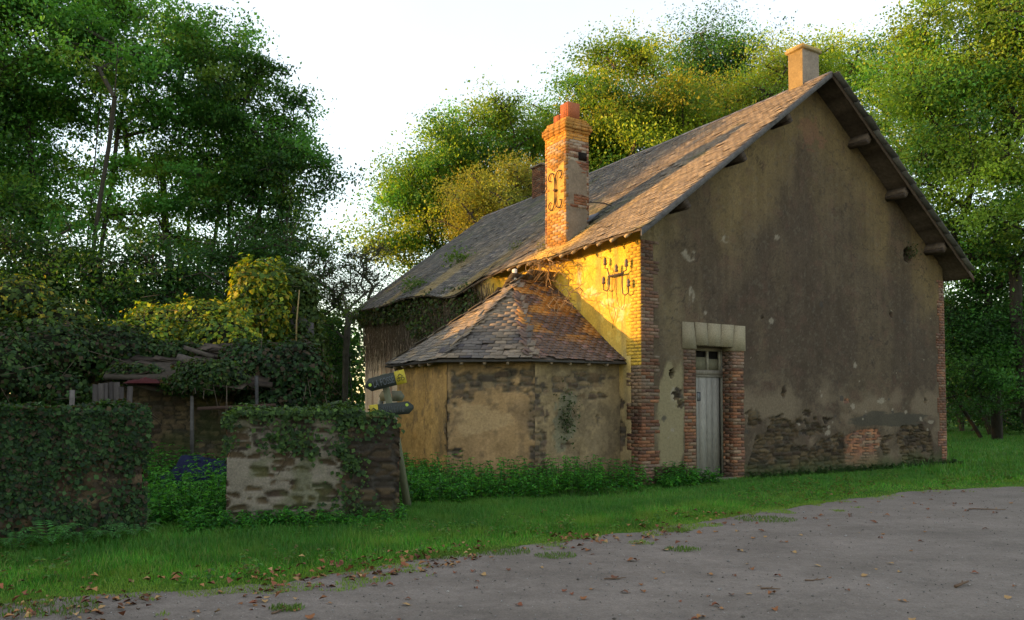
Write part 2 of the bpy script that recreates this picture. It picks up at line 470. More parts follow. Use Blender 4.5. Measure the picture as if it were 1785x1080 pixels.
def gable_fn(u, z):
    H = roofz(u, 0 * u) - .1
    dist = H - z
    n1 = fbm(u * .8, z * .8, 1, 5); n2 = fbm(u * 3, z * 3, 2, 4); n3 = fbm(u * 11, z * 11, 3, 3)
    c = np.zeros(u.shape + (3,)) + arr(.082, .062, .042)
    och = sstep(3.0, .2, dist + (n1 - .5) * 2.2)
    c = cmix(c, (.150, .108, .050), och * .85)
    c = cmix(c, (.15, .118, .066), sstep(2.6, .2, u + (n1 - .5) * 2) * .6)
    c = cmix(c, (.055, .041, .031), sstep(.52, .66, fbm(u * .7 + 5, z * .35, 21, 4)) * .65)
    # rain streaks
    st = fbm(u * 9, z * .5, 31, 3)
    c = c * (1 + .35 * (st - .5) * sstep(0, 4, z))[..., None]
    c = c * (.80 + .40 * n2)[..., None] * (.90 + .2 * n3)[..., None]
    c = cmix(c, (.10, .06, .045), sstep(.56, .75, fbm(u * 4, z * 4, 35, 4)) * .3)
    c = cmix(c, (.12, .105, .08), sstep(.62, .78, fbm(u * 16, z * 16, 36, 3)) * .35)
    c = cmix(c, (.04, .032, .026), sstep(.62, .78, fbm(u * 15 + 9, z * 15, 37, 3)) * .4)
    cr = np.abs(fbm(u * .9, z * .9, 38, 5) - .5) < .0035
    c = cmix(c, (.03, .025, .02), cr * .5)
    # paler, salt-bleached render low down
    c = cmix(c, (.15, .118, .082), sstep(.42, .75, fbm(u * 2.2, z * 2.8, 41, 6) + .3 * np.exp(-((z - 1.45) / .45) ** 2) - .12) * sstep(3.0, 1.5, z) * .75)
    c = cmix(c, (.20, .17, .10), blob(u, z, .78, 1.15, .38, 1.25, 8, .35) * .8)
    c = cmix(c, (.05, .046, .036), blob(u, z, 8.0, 1.18, 1.6, .2, 12, .4) * .85)
    c = cmix(c, (.19, .085, .06), blob(u, z, 5.1, 7.7, .4, .35, 15, 1.0) * .35)
    d = .010 * (n2 - .5) + .02 * (n1 - .5)
    # pale scars
    for (a, b, ra, rb, sd) in ((1.33, 3.72, .09, .2, 3), (3.68, 3.36, .09, .07, 4), (.83, 1.72, .08, .22, 5), (1.28, 4.55, .2, .12, 6), (7.98, 3.8, .05, .06, 7), (7.5, 1.62, .16, .07, 9), (9.55, 1.1, .14, .06, 10), (3.9, 5.2, .1, .06, 11), (2.3, 5.0, .12, .08, 12)):
        m = blob(u, z, a, b, ra, rb, sd, .5); c = cmix(c, (.26, .23, .18), m * .6 * sstep(.3, .6, fbm(u * 12, z * 12, sd + 40, 3)))
    for k in range(60):
        a = .5 + 9.2 * _h(np.int64(k), np.int64(1), 5); b = .9 + 3.2 * _h(np.int64(k), np.int64(2), 5) ** 1.7
        sz = .02 + .05 * _h(np.int64(k), np.int64(3), 5) ** 2
        m = blob(u, z, a, b, sz * 1.2, sz, k, .6)
        c = cmix(c, (.22, .19, .15) if k % 2 else (.05, .045, .04), m * .8)
    # fallen render: stone and brick show
    stone = np.maximum.reduce([
        sstep(-.015, .015, (.78 + .35 * (fbm(u * 1.3, z * 1.3, 61, 4) - .5) * 2) * sstep(2.7, 3.3, u) * sstep(6.35, 6.0, u) - z),
        sstep(-.015, .015, (.9 + .25 * (fbm(u * 2, z * 2, 63, 4) - .5) * 2) * sstep(7.2, 7.6, u) * sstep(9.75, 9.5, u) - z) * sstep(.50, .42, fbm(u * 2 + 3, z * 2.6, 64, 3) - .12 * (z > .3)),
        sstep(-.03, .03, .33 + .2 * (fbm(u * 4, z * 3, 65, 3) - .5) - z) * sstep(1.3, 1.0, u),
        blob(u, z, .78, 2.15, .05, .1, 71), blob(u, z, .92, 1.78, .1, .14, 72, .9), blob(u, z, 1.02, 1.55, .1, .1, 73, .9),
        blob(u, z, 4.05, 1.82, .08, .13, 74), blob(u, z, 4.8, 1.35, .14, .06, 75, .9), blob(u, z, 5.5, 1.2, .2, .06, 76, .9),
        blob(u, z, 4.0, 1.05, .5, .25, 77, .9), blob(u, z, 5.0, 1.0, .4, .18, 78, .9), blob(u, z, 3.1, 1.25, .2, .2, 79, .9),
        blob(u, z, 3.4, 3.42, .05, .05, 80), blob(u, z, 9.35, 1.62, .05, .1, 81)])
    h, i = rubble(u, z, .27, .085, 90)
    sc = cmix(np.zeros(u.shape + (3,)) + arr(.07, .06, .045), (0, 0, 0), h) + stone_col(i) * (.6 * h)[..., None]
    c = c * (1 - stone)[..., None] + sc * stone[..., None]
    stone = stone * sstep(.36, .50, fbm(u * 4.5, z * 6, 95, 5) + .16 * (z < .5)) ; d = d - stone * (.085 - .06 * h * (.6 + .6 * i))
    br = np.maximum.reduce([blob(u, z, 6.9, .74, .72, .24, 101, .35), blob(u, z, 6.75, .35, .62, .4, 102, .35), blob(u, z, 6.2, 1.62, .13, .07, 103, .5)])
    hb, ib = bricks(u, z, .23, .068, 5)
    bc = cmix(np.zeros(u.shape + (3,)) + arr(.055, .045, .035), (0, 0, 0), hb) + brick_col(ib) * hb[..., None]
    bc = cmix(bc, (.16, .11, .075), sstep(.55, .2, z) * .6)
    c = c * (1 - br)[..., None] + bc * br[..., None]
    d = d * (1 - br) + br * (-.035 + .028 * hb)
    # knocked-out vent holes
    for (a, b, ra, rb) in ((8.72, 5.28, .17, .19), (7.97, 3.74, .045, .08), (.78, 2.15, .06, .09), (8.86, 5.38, .06, .06)):
        m = blob(u, z, a, b, ra, rb, int(a * 10), .35); d = d - .2 * m; c = cmix(c, (.05, .04, .03), m * .8)
    inq = (u < .30) | (u > WID - .2) | ((u > DT0 - .29) & (u < DT0) & (z < 2.64)) | ((u > DT1) & (u < DT1 + .29) & (z < 2.64))
    d = np.where(inq, -.014, d)
    # green at the foot
    c = cmix(c, (.05, .065, .025), sstep(.45, .0, z + .3 * (n2 - .5)) * .7)
    return d, c

def side_fn(u, z):        # u = distance along the side wall from the near corner
    n1 = fbm(u * .8, z * .8, 201, 5); n2 = fbm(u * 3, z * 3, 202, 4); n3 = fbm(u * 11, z * 11, 203, 3)
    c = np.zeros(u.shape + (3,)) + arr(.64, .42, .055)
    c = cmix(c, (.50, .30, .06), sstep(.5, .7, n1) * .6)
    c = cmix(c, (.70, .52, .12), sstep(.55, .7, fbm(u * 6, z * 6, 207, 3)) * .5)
    c = cmix(c, (.34, .25, .14), sstep(3.4, 1.5, z + (n1 - .5)) * .9)  # duller below the sunlit part: shade put into the plaster colour
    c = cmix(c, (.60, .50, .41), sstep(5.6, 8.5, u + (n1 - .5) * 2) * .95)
    st = fbm(u * 5, z * .35, 231, 3)
    far = sstep(6, 9, u)
    c = cmix(c, (.20, .11, .085), sstep(.58, .70, st) * far * .65)
    c = cmix(c, (.2, .16, .09), sstep(.52, .7, st) * (1 - far) * .45)
    c = c * (.8 + .4 * n2)[..., None] * (.9 + .2 * n3)[..., None]
    d = .015 * (n2 - .5) + .02 * (n1 - .5)
    for (a, b, ra, rb, sd) in ((.62, 3.38, .26, .14, 3), (1.05, 3.62, .3, .1, 4), (1.55, 3.9, .3, .1, 5), (.98, 4.13, .06, .16, 6), (1.98, 4.35, .07, .2, 7)):
        m = blob(u, z, a, b, ra, rb, sd, 1.0); c = cmix(c, (.68, .58, .34), m * .6 * sstep(.3, .6, fbm(u * 9, z * 9, sd, 3))); d = d + .012 * m
    d = np.where((u < .29) & (z < 4.65), -.014, d)
    # relief of flaked render
    h, i = rubble(u, z, .25, .1, 240)
    pk = np.maximum.reduce([blob(u, z, .62, .95, .14, .3, 251, .8), blob(u, z, .6, 1.55, .08, .12, 252, .8), sstep(.42, .34, z + .3 * (n2 - .5))])
    c = c * (1 - pk)[..., None] + (stone_col(i) * 1.6 * h[..., None] + arr(.09, .07, .05) * (1 - h)[..., None]) * pk[..., None]
    d = d - pk * (.04 - .03 * h)
    return d, c

core = MB()
def core_prism(mb, a, s0, s1):
    t0, t1 = a, WID - a
    zz = lambda t: float(EV + SL * (min(t, WID - t) + OH)) - .42
    pts = [(t0, 0), (t1, 0), (t1, zz(t1)), (RT, zz(RT)), (t0, zz(t0))]
    V = [(x, s0, z) for x, z in pts] + [(x, s1, z) for x, z in pts]
    n = 5
    q = [[i, (i + 1) % n, n + (i + 1) % n, n + i] for i in range(n)]
    mb.add(V, q, [[0, 2, 1], [0, 3, 2], [0, 4, 3], [5, 6, 7], [5, 7, 8], [5, 8, 9]], (.09, .075, .06))
core_prism(core, .36, .42, LEN)
core.build("wall_core", M_stone, house)

DT0, DT1, DZ1 = 1.42, 2.49, 2.74
gw = MB()
topz = lambda u: roofz(u, 0 * u) - .07
panel(gw, (0, 0, 0), (1, 0, 0), (0, -1, 0), WID, topz, gable_fn, .027, lambda u, z: (u > DT0) & (u < DT1) & (z < DZ1))
gw.build("gable_wall", M_plaster, house)

sw = MB()
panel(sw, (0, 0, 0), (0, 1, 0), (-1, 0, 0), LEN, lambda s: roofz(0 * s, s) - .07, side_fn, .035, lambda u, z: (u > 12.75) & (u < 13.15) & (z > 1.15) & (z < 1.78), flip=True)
box(sw, (WID - .3, .3, 0), (WID, LEN, EV + .2), (.2, .16, .1))
box(sw, (.3, LEN - .3, 0), (WID - .3, LEN - .01, EV + .1), (.2, .16, .1))
sw.build("side_wall", M_plaster, house)

def brick_block(mb, org, ud, nd, u0, u1, z0, z1, proud=.012, bw=.22, bh=.066, seed=0, wob=None, tintf=None, depth=.10, jit=.0016):
    """courses of separate bricks; wob(row) may widen or narrow the row"""
    o = np.array(org, float); ud = np.array(ud, float); nd = np.array(nd, float)
    row = 0; z = z0; rr = random.Random(seed)
    while z < z1 - .02:
        a, b = (u0, u1) if wob is None else wob(row, z)
        x = a - (bw * .5 if row % 2 else 0)
        while x < b - .01:
            xa, xb = max(x, a), min(x + bw - .009, b)
            if xb - xa > .03:
                k = rr.random(); col = BRICKC[int(k * 4.99)] * rr.uniform(.55, 1.1)
                if tintf is not None: col = tintf(np.array(col), (xa + xb) / 2, z, rr)
                if col is not None:
                    p = proud + rr.uniform(-.003, .003); col = np.array(col) * (.62 + .7 * float(vnoise(xa * 1.4 + seed, z * 1.6, 19)))
                    box(mb, (xa, -depth, z), (xb, p, z + bh - .008), col, jit, np.array([ud, nd, (0, 0, 1)]), o)
            x += bw
        z += bh; row += 1

def corner_wob(row, z):
    return (0, .46 if (int(z / .31) % 2) else .31)
def corner_wob_s(row, z):
    return (0, .30 if (int(z / .31) % 2) else .44)
def aged(col, u, z, rr):
    if z < .35: col = col * .6 + arr(.14, .11, .09) * .4
    if 2.4 < z: col = col * .65 + arr(.13, .085, .065) * .35
    if rr.random() < .12: col = col * .4 + arr(.20, .17, .13) * .6
    return col
def sunlit_side(col, u, z, rr):
    if z > 2.3: col = arr(.62, .39, .055) * rr.uniform(.85, 1.1)          # upper quoin yellow: sunlight put into the brick colour
    elif z > 1.5: col = col * .5 + arr(.25, .19, .12) * .5
    return col
q1 = MB()
brick_block(q1, (0, 0, 0), (1, 0, 0), (0, -1, 0), 0, .4, 0, 4.72, .006, seed=1, wob=corner_wob, tintf=aged)
brick_block(q1, (0, 0, 0), (0, 1, 0), (-1, 0, 0), .0, .4, 0, 4.72, .007, seed=2, wob=corner_wob_s, tintf=sunlit_side)
mort = MB()
box(q1, (.003, .003, 0), (.30, .30, 4.72), (.17, .14, .11))
q1.build("corner_quoin", M_brick, house)
q2 = MB()
def far_wob(row, z):
    k = int(z / .42)
    return (WID - (.30 if k % 2 else .22) - .08 * (_h(np.int64(k), np.int64(2), 4) > .5), WID)
brick_block(q2, (0, 0, 0), (1, 0, 0), (0, -1, 0), WID - .3, WID, 0, 4.76, .006, seed=3, wob=far_wob,
            tintf=lambda c, u, z, rr: c * .75 + arr(.17, .10, .075) * .25)
brick_block(q2, (WID, 0, 0), (0, 1, 0), (1, 0, 0), 0, .4, 0, 4.76, .014, seed=4)
box(q2, (WID - .2, .003, 0), (WID - .012, .3, 4.72), (.15, .12, .1))
q2.build("corner_quoin", M_brick, house)

# door opening
for side in (0, 1):
    j = MB()
    def jw(row, z, side=side):
        k = int(z / .33) % 2
        if side == 0: return (DT0 - (.33 if k else .30), DT0)
        return (DT1, DT1 + (.33 if k else .30))
    def jt(c, u, z, rr, side=side):
        if z > 2.25: c = c * .55 + arr(.13, .1, .08) * .45
        if z < .3: c = c * .6 + arr(.1, .08, .06) * .3
        return c * 1.05
    brick_block(j, (0, 0, 0), (1, 0, 0), (0, -1, 0), 0, 1, 0, 2.66, .006, seed=10 + side, wob=jw, tintf=jt)
    if side == 0: brick_block(j, (DT0, 0, 0), (0, 1, 0), (1, 0, 0), .02, .42, 0, 2.74, .0, seed=14, tintf=jt)
    else: brick_block(j, (DT1, 0, 0), (0, 1, 0), (-1, 0, 0), .02, .42, 0, 2.74, .0, seed=15, tintf=jt)
    x0, x1 = (DT0 - .29, DT0 - .004) if side == 0 else (DT1 + .004, DT1 + .29)
    box(j, (x0, .003, 0), (x1, .40, 2.7), (.13, .105, .08))
    j.build("door_jamb", M_brick, house)

lt = MB()
cuts = [1.06, 1.44, 1.76, 2.12, 2.47, 2.84]
for k in range(5):
    a, b = cuts[k], cuts[k + 1]
    zb = 2.665 if k in (0, 4) else 2.745
    sk = (k - 2) * .035
    fr = arr((a + .004, -.03, zb), (b - .004, -.03, zb), (b - .004 + (sk if k < 4 else 0), -.03, 3.20), (a + .004 + (sk if k else 0), -.03, 3.20))
    bk = fr + arr(0, .40, 0)
    V = np.concatenate([fr, bk]) + rng.normal(0, .003, (8, 3))
    lt.add(V, [[0, 1, 2, 3], [5, 4, 7, 6], [4, 0, 3, 7], [1, 5, 6, 2], [3, 2, 6, 7], [4, 5, 1, 0]], None, arr(.235, .20, .135) * (.85 + .06 * k))
lt.build("lintel", M_stone, house)

dr = MB()
DD = .31
x = DT0 + .03
wds = [.19, .17, .21, .18, .20]
for k, w in enumerate(wds):
    g_ = rng.uniform(.85, 1.1)
    box(dr, (x + .004, DD, .05), (x + w - .003, DD + .035, 2.16), arr(.235, .225, .20) * g_, .0012)
    x += w
for (a, b) in ((2.16, 2.26),):
    box(dr, (DT0 + .02, DD - .035, a), (DT1 - .02, DD + .05, b), (.17, .15, .12))
box(dr, (DT0 + .02, DD - .02, 2.115), (DT1 - .02, DD - .002, 2.165), (.2, .18, .15))
door = dr.build("door", M_wood, house)
fr_ = MB()
box(fr_, (DT0 + .0, DD - .02, .02), (DT0 + .03, DD + .06, 2.74), (.15, .14, .11))
box(fr_, (DT1 - .03, DD - .02, .02), (DT1 - .0, DD + .06, 2.74), (.15, .14, .11))
for xx in (DT0 + .17, DT0 + .62, DT1 - .09):
    box(fr_, (xx, DD - .01, 2.26), (xx + .055, DD + .045, 2.66), (.23, .21, .16))
box(fr_, (DT0 + .02, DD - .014, 2.66), (DT1 - .02, DD + .05, 2.745), (.18, .16, .12))
fr_.build("transom_frame", M_wood, door)
gl = MB()
box(gl, (DT0 + .225, DD + .012, 2.265), (DT0 + .62, DD + .016, 2.53), (.13, .12, .08))
box(gl, (DT0 + .675, DD + .012, 2.265), (DT1 - .09, DD + .016, 2.50), (.13, .12, .08))
gl.build("transom_board", M_wood, door)
dk = MB(); box(dk, (DT0, DD + .06, 0), (DT1, DD + .09, 2.74), (.008, .007, .006)); dk.build("door_backing", M_wood, door)
hd = MB()
for (xx, zz) in ((DT0 + .06, 1.62), (DT0 + .34, 1.62)):
    for (a, b, c_, d_) in ((0, 0, .09, .012), (0, .17, .09, .182), (.078, 0, .09, .182)):
        box(hd, (xx + a, DD - .012, zz + b), (xx + c_, DD - .001, zz + d_), (.035, .04, .06))
    box(hd, (xx, DD - .004, zz + .01), (xx + .08, DD + .001, zz + .17), (.15, .155, .16))
hd.build("handle", M_iron, door)
st = MB(); box(st, (DT0 - .02, -.06, -.02), (DT1 + .02, .42, .03), (.14, .12, .10), .004); st.build("doorstep", M_stone, house)

# little arched window far along the side wall
wi = MB()
aa = np.linspace(0, math.pi, 9)
def arch(rx, rz): return [(-rx, 0)] + [(-rx * math.cos(a), .32 + rz * math.sin(a)) for a in aa] + [(rx, 0)]
ou, inn = arch(.34, .36), arch(.2, .2)
V = [(-.03, 12.95 + u, 1.15 + z) for u, z in ou] + [(-.03, 12.95 + u, 1.15 + z) for u, z in inn] + [(.1, 12.95 + u, 1.15 + z) for u, z in ou] + [(.1, 12.95 + u, 1.15 + z) for u, z in inn]
n = len(ou)
qq = []
for k in range(n - 1):
    qq += [[k, k + 1, n + k + 1, n + k], [n + k, n + k + 1, 3 * n + k + 1, 3 * n + k], [k + 1, k, 2 * n + k, 2 * n + k + 1]]
wi.add(V, qq, None, (.52, .5, .45))
wobj = wi.build("window", M_plaster, house)
pn = MB(); box(pn, (.06, 12.72, 1.1), (.08, 13.18, 1.8), (.03, .04, .06)); box(pn, (.045, 12.94, 1.1), (.062, 12.96, 1.7), (.12, .1, .09)); pn.build("pane", M_metal, wobj)

# ------------------------------------------------------------------ main roof
def slates(mb, P, un, vn, umax, vmax, w, ex, colf, clip=None, miss=.01, disp=None, thick=.007, skew=.0, seed=0, lift=.006):
    """rows of overlapping slates. P origin at the eave, un along the eave, vn up the slope"""
    rg = np.random.default_rng(seed)
    P = np.array(P, float); un = np.array(un, float); vn = np.array(vn, float); nn = np.cross(un, vn)
    nn *= 1 if nn[2] > 0 else -1
    rows = int(vmax / ex) + 1; per = int(umax / w) + 2
    r_, k_ = np.meshgrid(np.arange(rows), np.arange(per), indexing='ij')
    r_ = r_.ravel(); k_ = k_.ravel()
    N = len(r_)
    u = (k_ - .5 * (r_ % 2)) * w + rg.normal(0, .005, N); v = r_ * ex + rg.normal(0, .006, N)
    ww = w - .004 - np.abs(rg.normal(0, .004, N)); ll = ex * 2.3
    ok = rg.random(N) > miss
    uc = u + ww / 2; vc = v + ex / 2
    if clip is not None: ok &= clip(uc, vc)
    u, v, ww, uc, vc = u[ok], v[ok], ww[ok], uc[ok], vc[ok]; N = len(u)
    slip = np.where(rg.random(N) < .03, rg.uniform(-.05, 0, N), 0) + np.where(v < ex * .6, rg.uniform(-.035, .03, N), 0)
    rot = rg.normal(0, .014, N) + np.where(rg.random(N) < .03, rg.normal(0, .12, N), 0)
    cor = []
    hl = lift + thick * 1.9 + np.abs(rg.normal(0, .004, N)) + np.where(rg.random(N) < .04, rg.uniform(0, .02, N), 0)
    ca, sa = np.cos(rot), np.sin(rot)
    chip = rg.uniform(0, .012, (2, N))
    for (du, dv, low, ci) in ((-.5, 0, 1, 0), (.5, 0, 1, 1), (.5, 1, 0, None), (-.5, 1, 0, None)):
        x = du * ww; y = dv * ll
        if ci is not None: y = y + chip[ci]
        xx = uc + x * ca - y * sa; yy = v + slip + x * sa + y * ca
        cor.append((xx, yy, np.where(low, hl, .001)))
    vs = []
    for dz in (0, -thick):
        for (xx, yy, hh) in cor:
            p = P + xx[:, None] * un + yy[:, None] * vn + (hh + dz)[:, None] * nn
            if disp is not None: p = disp(p, xx, yy)
            vs.append(p)
    V = np.stack(vs, 1).reshape(-1, 3)
    fq = np.array([[0, 1, 2, 3], [0, 4, 5, 1], [1, 5, 6, 2], [3, 7, 4, 0], [7, 6, 5, 4]])
    q = (fq[None] + np.arange(N)[:, None, None] * 8).reshape(-1, 4)
    col = colf(uc, vc, rg)
    mb.add(V, q, None, np.repeat(np.clip(col, .01, .8), 8, 0))

cosA = 1 / math.sqrt(1 + SL * SL); sinA = SL * cosA
VL = (RT + OH) / cosA                     # slope length
def main_disp(p, uu, vv):
    t = -OH + vv * cosA
    p = p.copy(); p[:, 2] += sag(t, S0 + uu); return p
def main_col(u, v, rg):
    N = len(u); s = u + S0
    base = np.tile(arr(.100, .090, .080), (N, 1))
    k = rg.random(N)
    base = np.where((k < .16)[:, None], arr(.18, .16, .135), base)
    base = np.where((k > .82)[:, None], arr(.065, .062, .068), base)
    n = fbm(s * .5, v * .9, 301, 4); n2 = fbm(s * 1.2, v * .35, 311, 3)
    sun_band = sstep(4.2, 1.0, s + (n - .5) * 2.5 - (0.25 * v - 1))  # low sun on the near slates, put into their colour
    base = base * (1 - .6 * sun_band[:, None]) + arr(.21, .165, .115) * .6 * sun_band[:, None]
    lich = sstep(.56, .68, n2) * sstep(3.5, .3, v) * .8
    base = base * (1 - lich[:, None]) + arr(.30, .22, .08) * lich[:, None]
    lc = sstep(1.1, .2, v) * sstep(1.2, .3, np.abs(s - 2.9 + v * .4)) * .9
    base = base * (1 - lc[:, None]) + arr(.38, .24, .04) * lc[:, None]
    moss = sstep(.62, .75, fbm(s * .9 + 40, v * 1.3, 321, 4)) * .6
    base = base * (1 - moss[:, None]) + arr(.10, .11, .05) * moss[:, None]
    return base * rg.uniform(.7, 1.3, N)[:, None]
def main_clip(u, v):
    s = u + S0
    rag = .10 * (fbm(s * 1.5, v * 0, 331, 3) - .3) * sstep(3.5, 5, s)
    bite = .32 * np.exp(-((s - 5.9) / .55) ** 2) + .1 * np.exp(-((s - 4.6) / .2) ** 2)
    hole = (np.hypot((s - 3.95) / .38, (v - .55) / .07) < 1) | (np.hypot((s - 4.3) / .2, (v - .42) / .09) < 1)
    ch = (np.abs(s - 2.93) < .43) & (v > .42) & (v < 1.22)
    return (v > rag + bite - .02) & ~hole & ~ch & (s < S1) & (v < VL - .03) & (s > S0)
rf = MB()
slates(rf, (-OH, S0, EV), (0, 1, 0), (cosA, 0, sinA), S1 - S0, VL, .175, .112, main_col, main_clip, .006, main_disp, seed=1)
slates(rf, (WID + OH, S0, EV), (0, 1, 0), (-cosA, 0, sinA), S1 - S0, VL, .35, .22, lambda u, v, rg: np.tile(arr(.12, .115, .11), (len(u), 1)) * rg.uniform(.7, 1.3, len(u))[:, None],
       lambda u, v: (u < S1 - S0) & (v < VL - .03), .0, lambda p, uu, vv: p + np.stack([uu * 0, uu * 0, .4 * sag(-OH + vv * cosA, S0 + uu)], 1), seed=2)
# ridge tiles
s = S0
while s < S1:
    zz = float(roofz(RT - .01, s)) + .035; z2 = float(roofz(RT - .01, s + .36)) + .035
    c_ = arr(.14, .12, .11) * rng.uniform(.8, 1.3)
    V = [(RT - .11, s, zz - .075), (RT, s, zz), (RT + .11, s, zz - .075), (RT - .11, s + .35, z2 - .075), (RT, s + .35, z2), (RT + .11, s + .35, z2 - .075)]
    V += [(x, y, z - .02) for x, y, z in V]
    rf.add(V, [[0, 1, 4, 3], [1, 2, 5, 4], [6, 7, 1, 0], [7, 8, 2, 1], [9, 3, 4, 10], [10, 4, 5, 11], [6, 0, 3, 9], [8, 11, 5, 2]], None, c_)
    s += .36
roof = rf.build("roof", M_slate, house)

dk = MB()
def deck(mb, tlist, slist, th, col, right=False, holef=None):
    T, S = np.meshgrid(tlist, slist, indexing='ij')
    tt = WID - T if right else T
    Z = roofz(tt, S) - .004
    top = np.stack([tt, S, Z], 2).reshape(-1, 3); bot = top - arr(0, 0, th)
    nu, nv = len(tlist), len(slist)
    keep = None
    if holef is not None:
        keep = ~holef((T[:-1, :-1] + T[1:, 1:]) / 2, (S[:-1, :-1] + S[1:, 1:]) / 2)
    q = grid_faces(nu, nv, keep)
    bd = col if np.ndim(col) == 1 else col
    # boards run along the ridge: alternate tone by board
    k = (T / .13).astype(int).ravel()
    cc = arr(.085, .065, .05)[None] * (.6 + .8 * _h(k.astype(np.int64), k.astype(np.int64) * 0, 5))[:, None]
    mb.add(top, q, None, cc); mb.add(bot, q[:, ::-1], None, cc)
    n0 = mb.n
    def strip(ia, ib):
        a = np.concatenate([top[ia:ib + 0], bot[ia:ib]])
    e0 = np.arange(nv); ev = np.concatenate([top[e0], bot[e0]]); mb.add(ev, [[i, i + 1, nv + i + 1, nv + i] for i in range(nv - 1)], None, (.08, .065, .05))
    for j in (0, nv - 1):
        e = np.arange(nu) * nv + j; ev = np.concatenate([top[e], bot[e]]); mb.add(ev, [[i, i + 1, nu + i + 1, nu + i] for i in range(nu - 1)], None, (.08, .065, .05))
tl = np.concatenate([np.linspace(-OH + .01, 0, 12), np.linspace(0, RT, 44)[1:]])
def dhole(T, S):
    rag = .08 * (fbm(S * 2.5, T * 3, 341, 3) - .3) * sstep(3.5, 5, S) + .3 * np.exp(-((S - 5.9) / .5) ** 2)
    ch = (np.abs(S - 2.93) < .40) & (T > -.02) & (T < .6)
    return (T + OH < rag) | ch
deck(dk, tl, np.linspace(S0 + .02, S1 - .02, 300), .028, (.08, .065, .05), holef=dhole)
deck(dk, np.linspace(-OH + .01, RT, 45), np.linspace(S0 + .02, S1 - .02, 80), .028, (.08, .065, .05), True)
dk.build("roof_boarding", M_timber, roof)

bgd = MB()
def barge(mb, right):
    ts = np.linspace(-OH - .02, RT, 30)
    rows = []
    for t in ts:
        z = float(roofz(WID - t if right else t, S0)) + .012
        x = WID - t if right else t
        for (dy, dz) in ((-.035, .0), (-.035, -.135), (-.012, -.135), (-.012, .0)):
            rows.append((x, S0 + dy, z + dz))
    V = np.array(rows); n = 4
    q = [[i * n + k, i * n + (k + 1) % n, (i + 1) * n + (k + 1) % n, (i + 1) * n + k] for i in range(len(ts) - 1) for k in range(n)]
    q += [[0, 1, 2, 3], [len(V) - 1, len(V) - 2, len(V) - 3, len(V) - 4]]
    mb.add(V, q, None, (.10, .095, .095) if not right else (.075, .055, .04))
barge(bgd, False); bgd.build("bargeboard", M_timber, roof)
bgd = MB(); barge(bgd, True); bgd.build("bargeboard", M_timber, roof)
for (t, L_) in ((.72, 0), (2.3, 0), (3.72, 0), (6.53, 1), (7.95, 1), (9.53, 1)):
    pm = MB(); z = float(roofz(t, 0)) - .17
    sgn = 1 if not L_ else -1
    ax = np.array([(cosA, 0, sgn * sinA), (0, 1, 0), (-sgn * sinA, 0, cosA)])
    box(pm, (-.085, S0 + .04, -.10), (.085, .30, .10), (.06, .045, .035) if not L_ else (.10, .075, .055), .004, ax, (t, 0, z + .0))
    box(pm, (-.06, S0 + .02, -.16), (.06, .10, -.101), (.06, .045, .035), .003, ax, (t, 0, z))
    pm.build("purlin", M_timber, house)
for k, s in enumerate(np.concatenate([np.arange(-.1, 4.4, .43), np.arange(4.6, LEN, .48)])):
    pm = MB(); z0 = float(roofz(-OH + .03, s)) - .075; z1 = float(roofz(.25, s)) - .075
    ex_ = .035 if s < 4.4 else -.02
    bar(pm, (-OH - ex_ + .0, s, z0 - ex_ * SL), (.30, s, z1 + .03), .042, .05, (.40, .30, .17) if s < 4.4 else (.12, .09, .06), jit=.003)  # paler near rafters: sun on their tips put into the wood colour
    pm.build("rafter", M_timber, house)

# ------------------------------------------------------------------ chimneys
def stack(name, t0, t1, s0, s1, z0, z1, seed, tintf, cap=True, pots=(), capz=None):
    """brick stack: four faces of real bricks round a mortar core"""
    m = MB()
    box(m, (t0 + .012, s0 + .012, z0), (t1 - .012, s1 - .012, z1 - .01), (.26, .22, .16))
    for (o, ud, nd, L_, fid) in (((t0, s0, 0), (0, 1, 0), (-1, 0, 0), s1 - s0, 0), ((t0, s0, 0), (1, 0, 0), (0, -1, 0), t1 - t0, 1),
                                 ((t1, s0, 0), (0, 1, 0), (1, 0, 0), s1 - s0, 2), ((t0, s1, 0), (1, 0, 0), (0, 1, 0), t1 - t0, 3)):
        brick_block(m, o, ud, nd, 0, L_, z0, z1, -.003, seed=seed + fid, tintf=lambda c, u, z, rr, f=fid: tintf(c, u, z, rr, f), depth=.06, jit=.003)
    return m

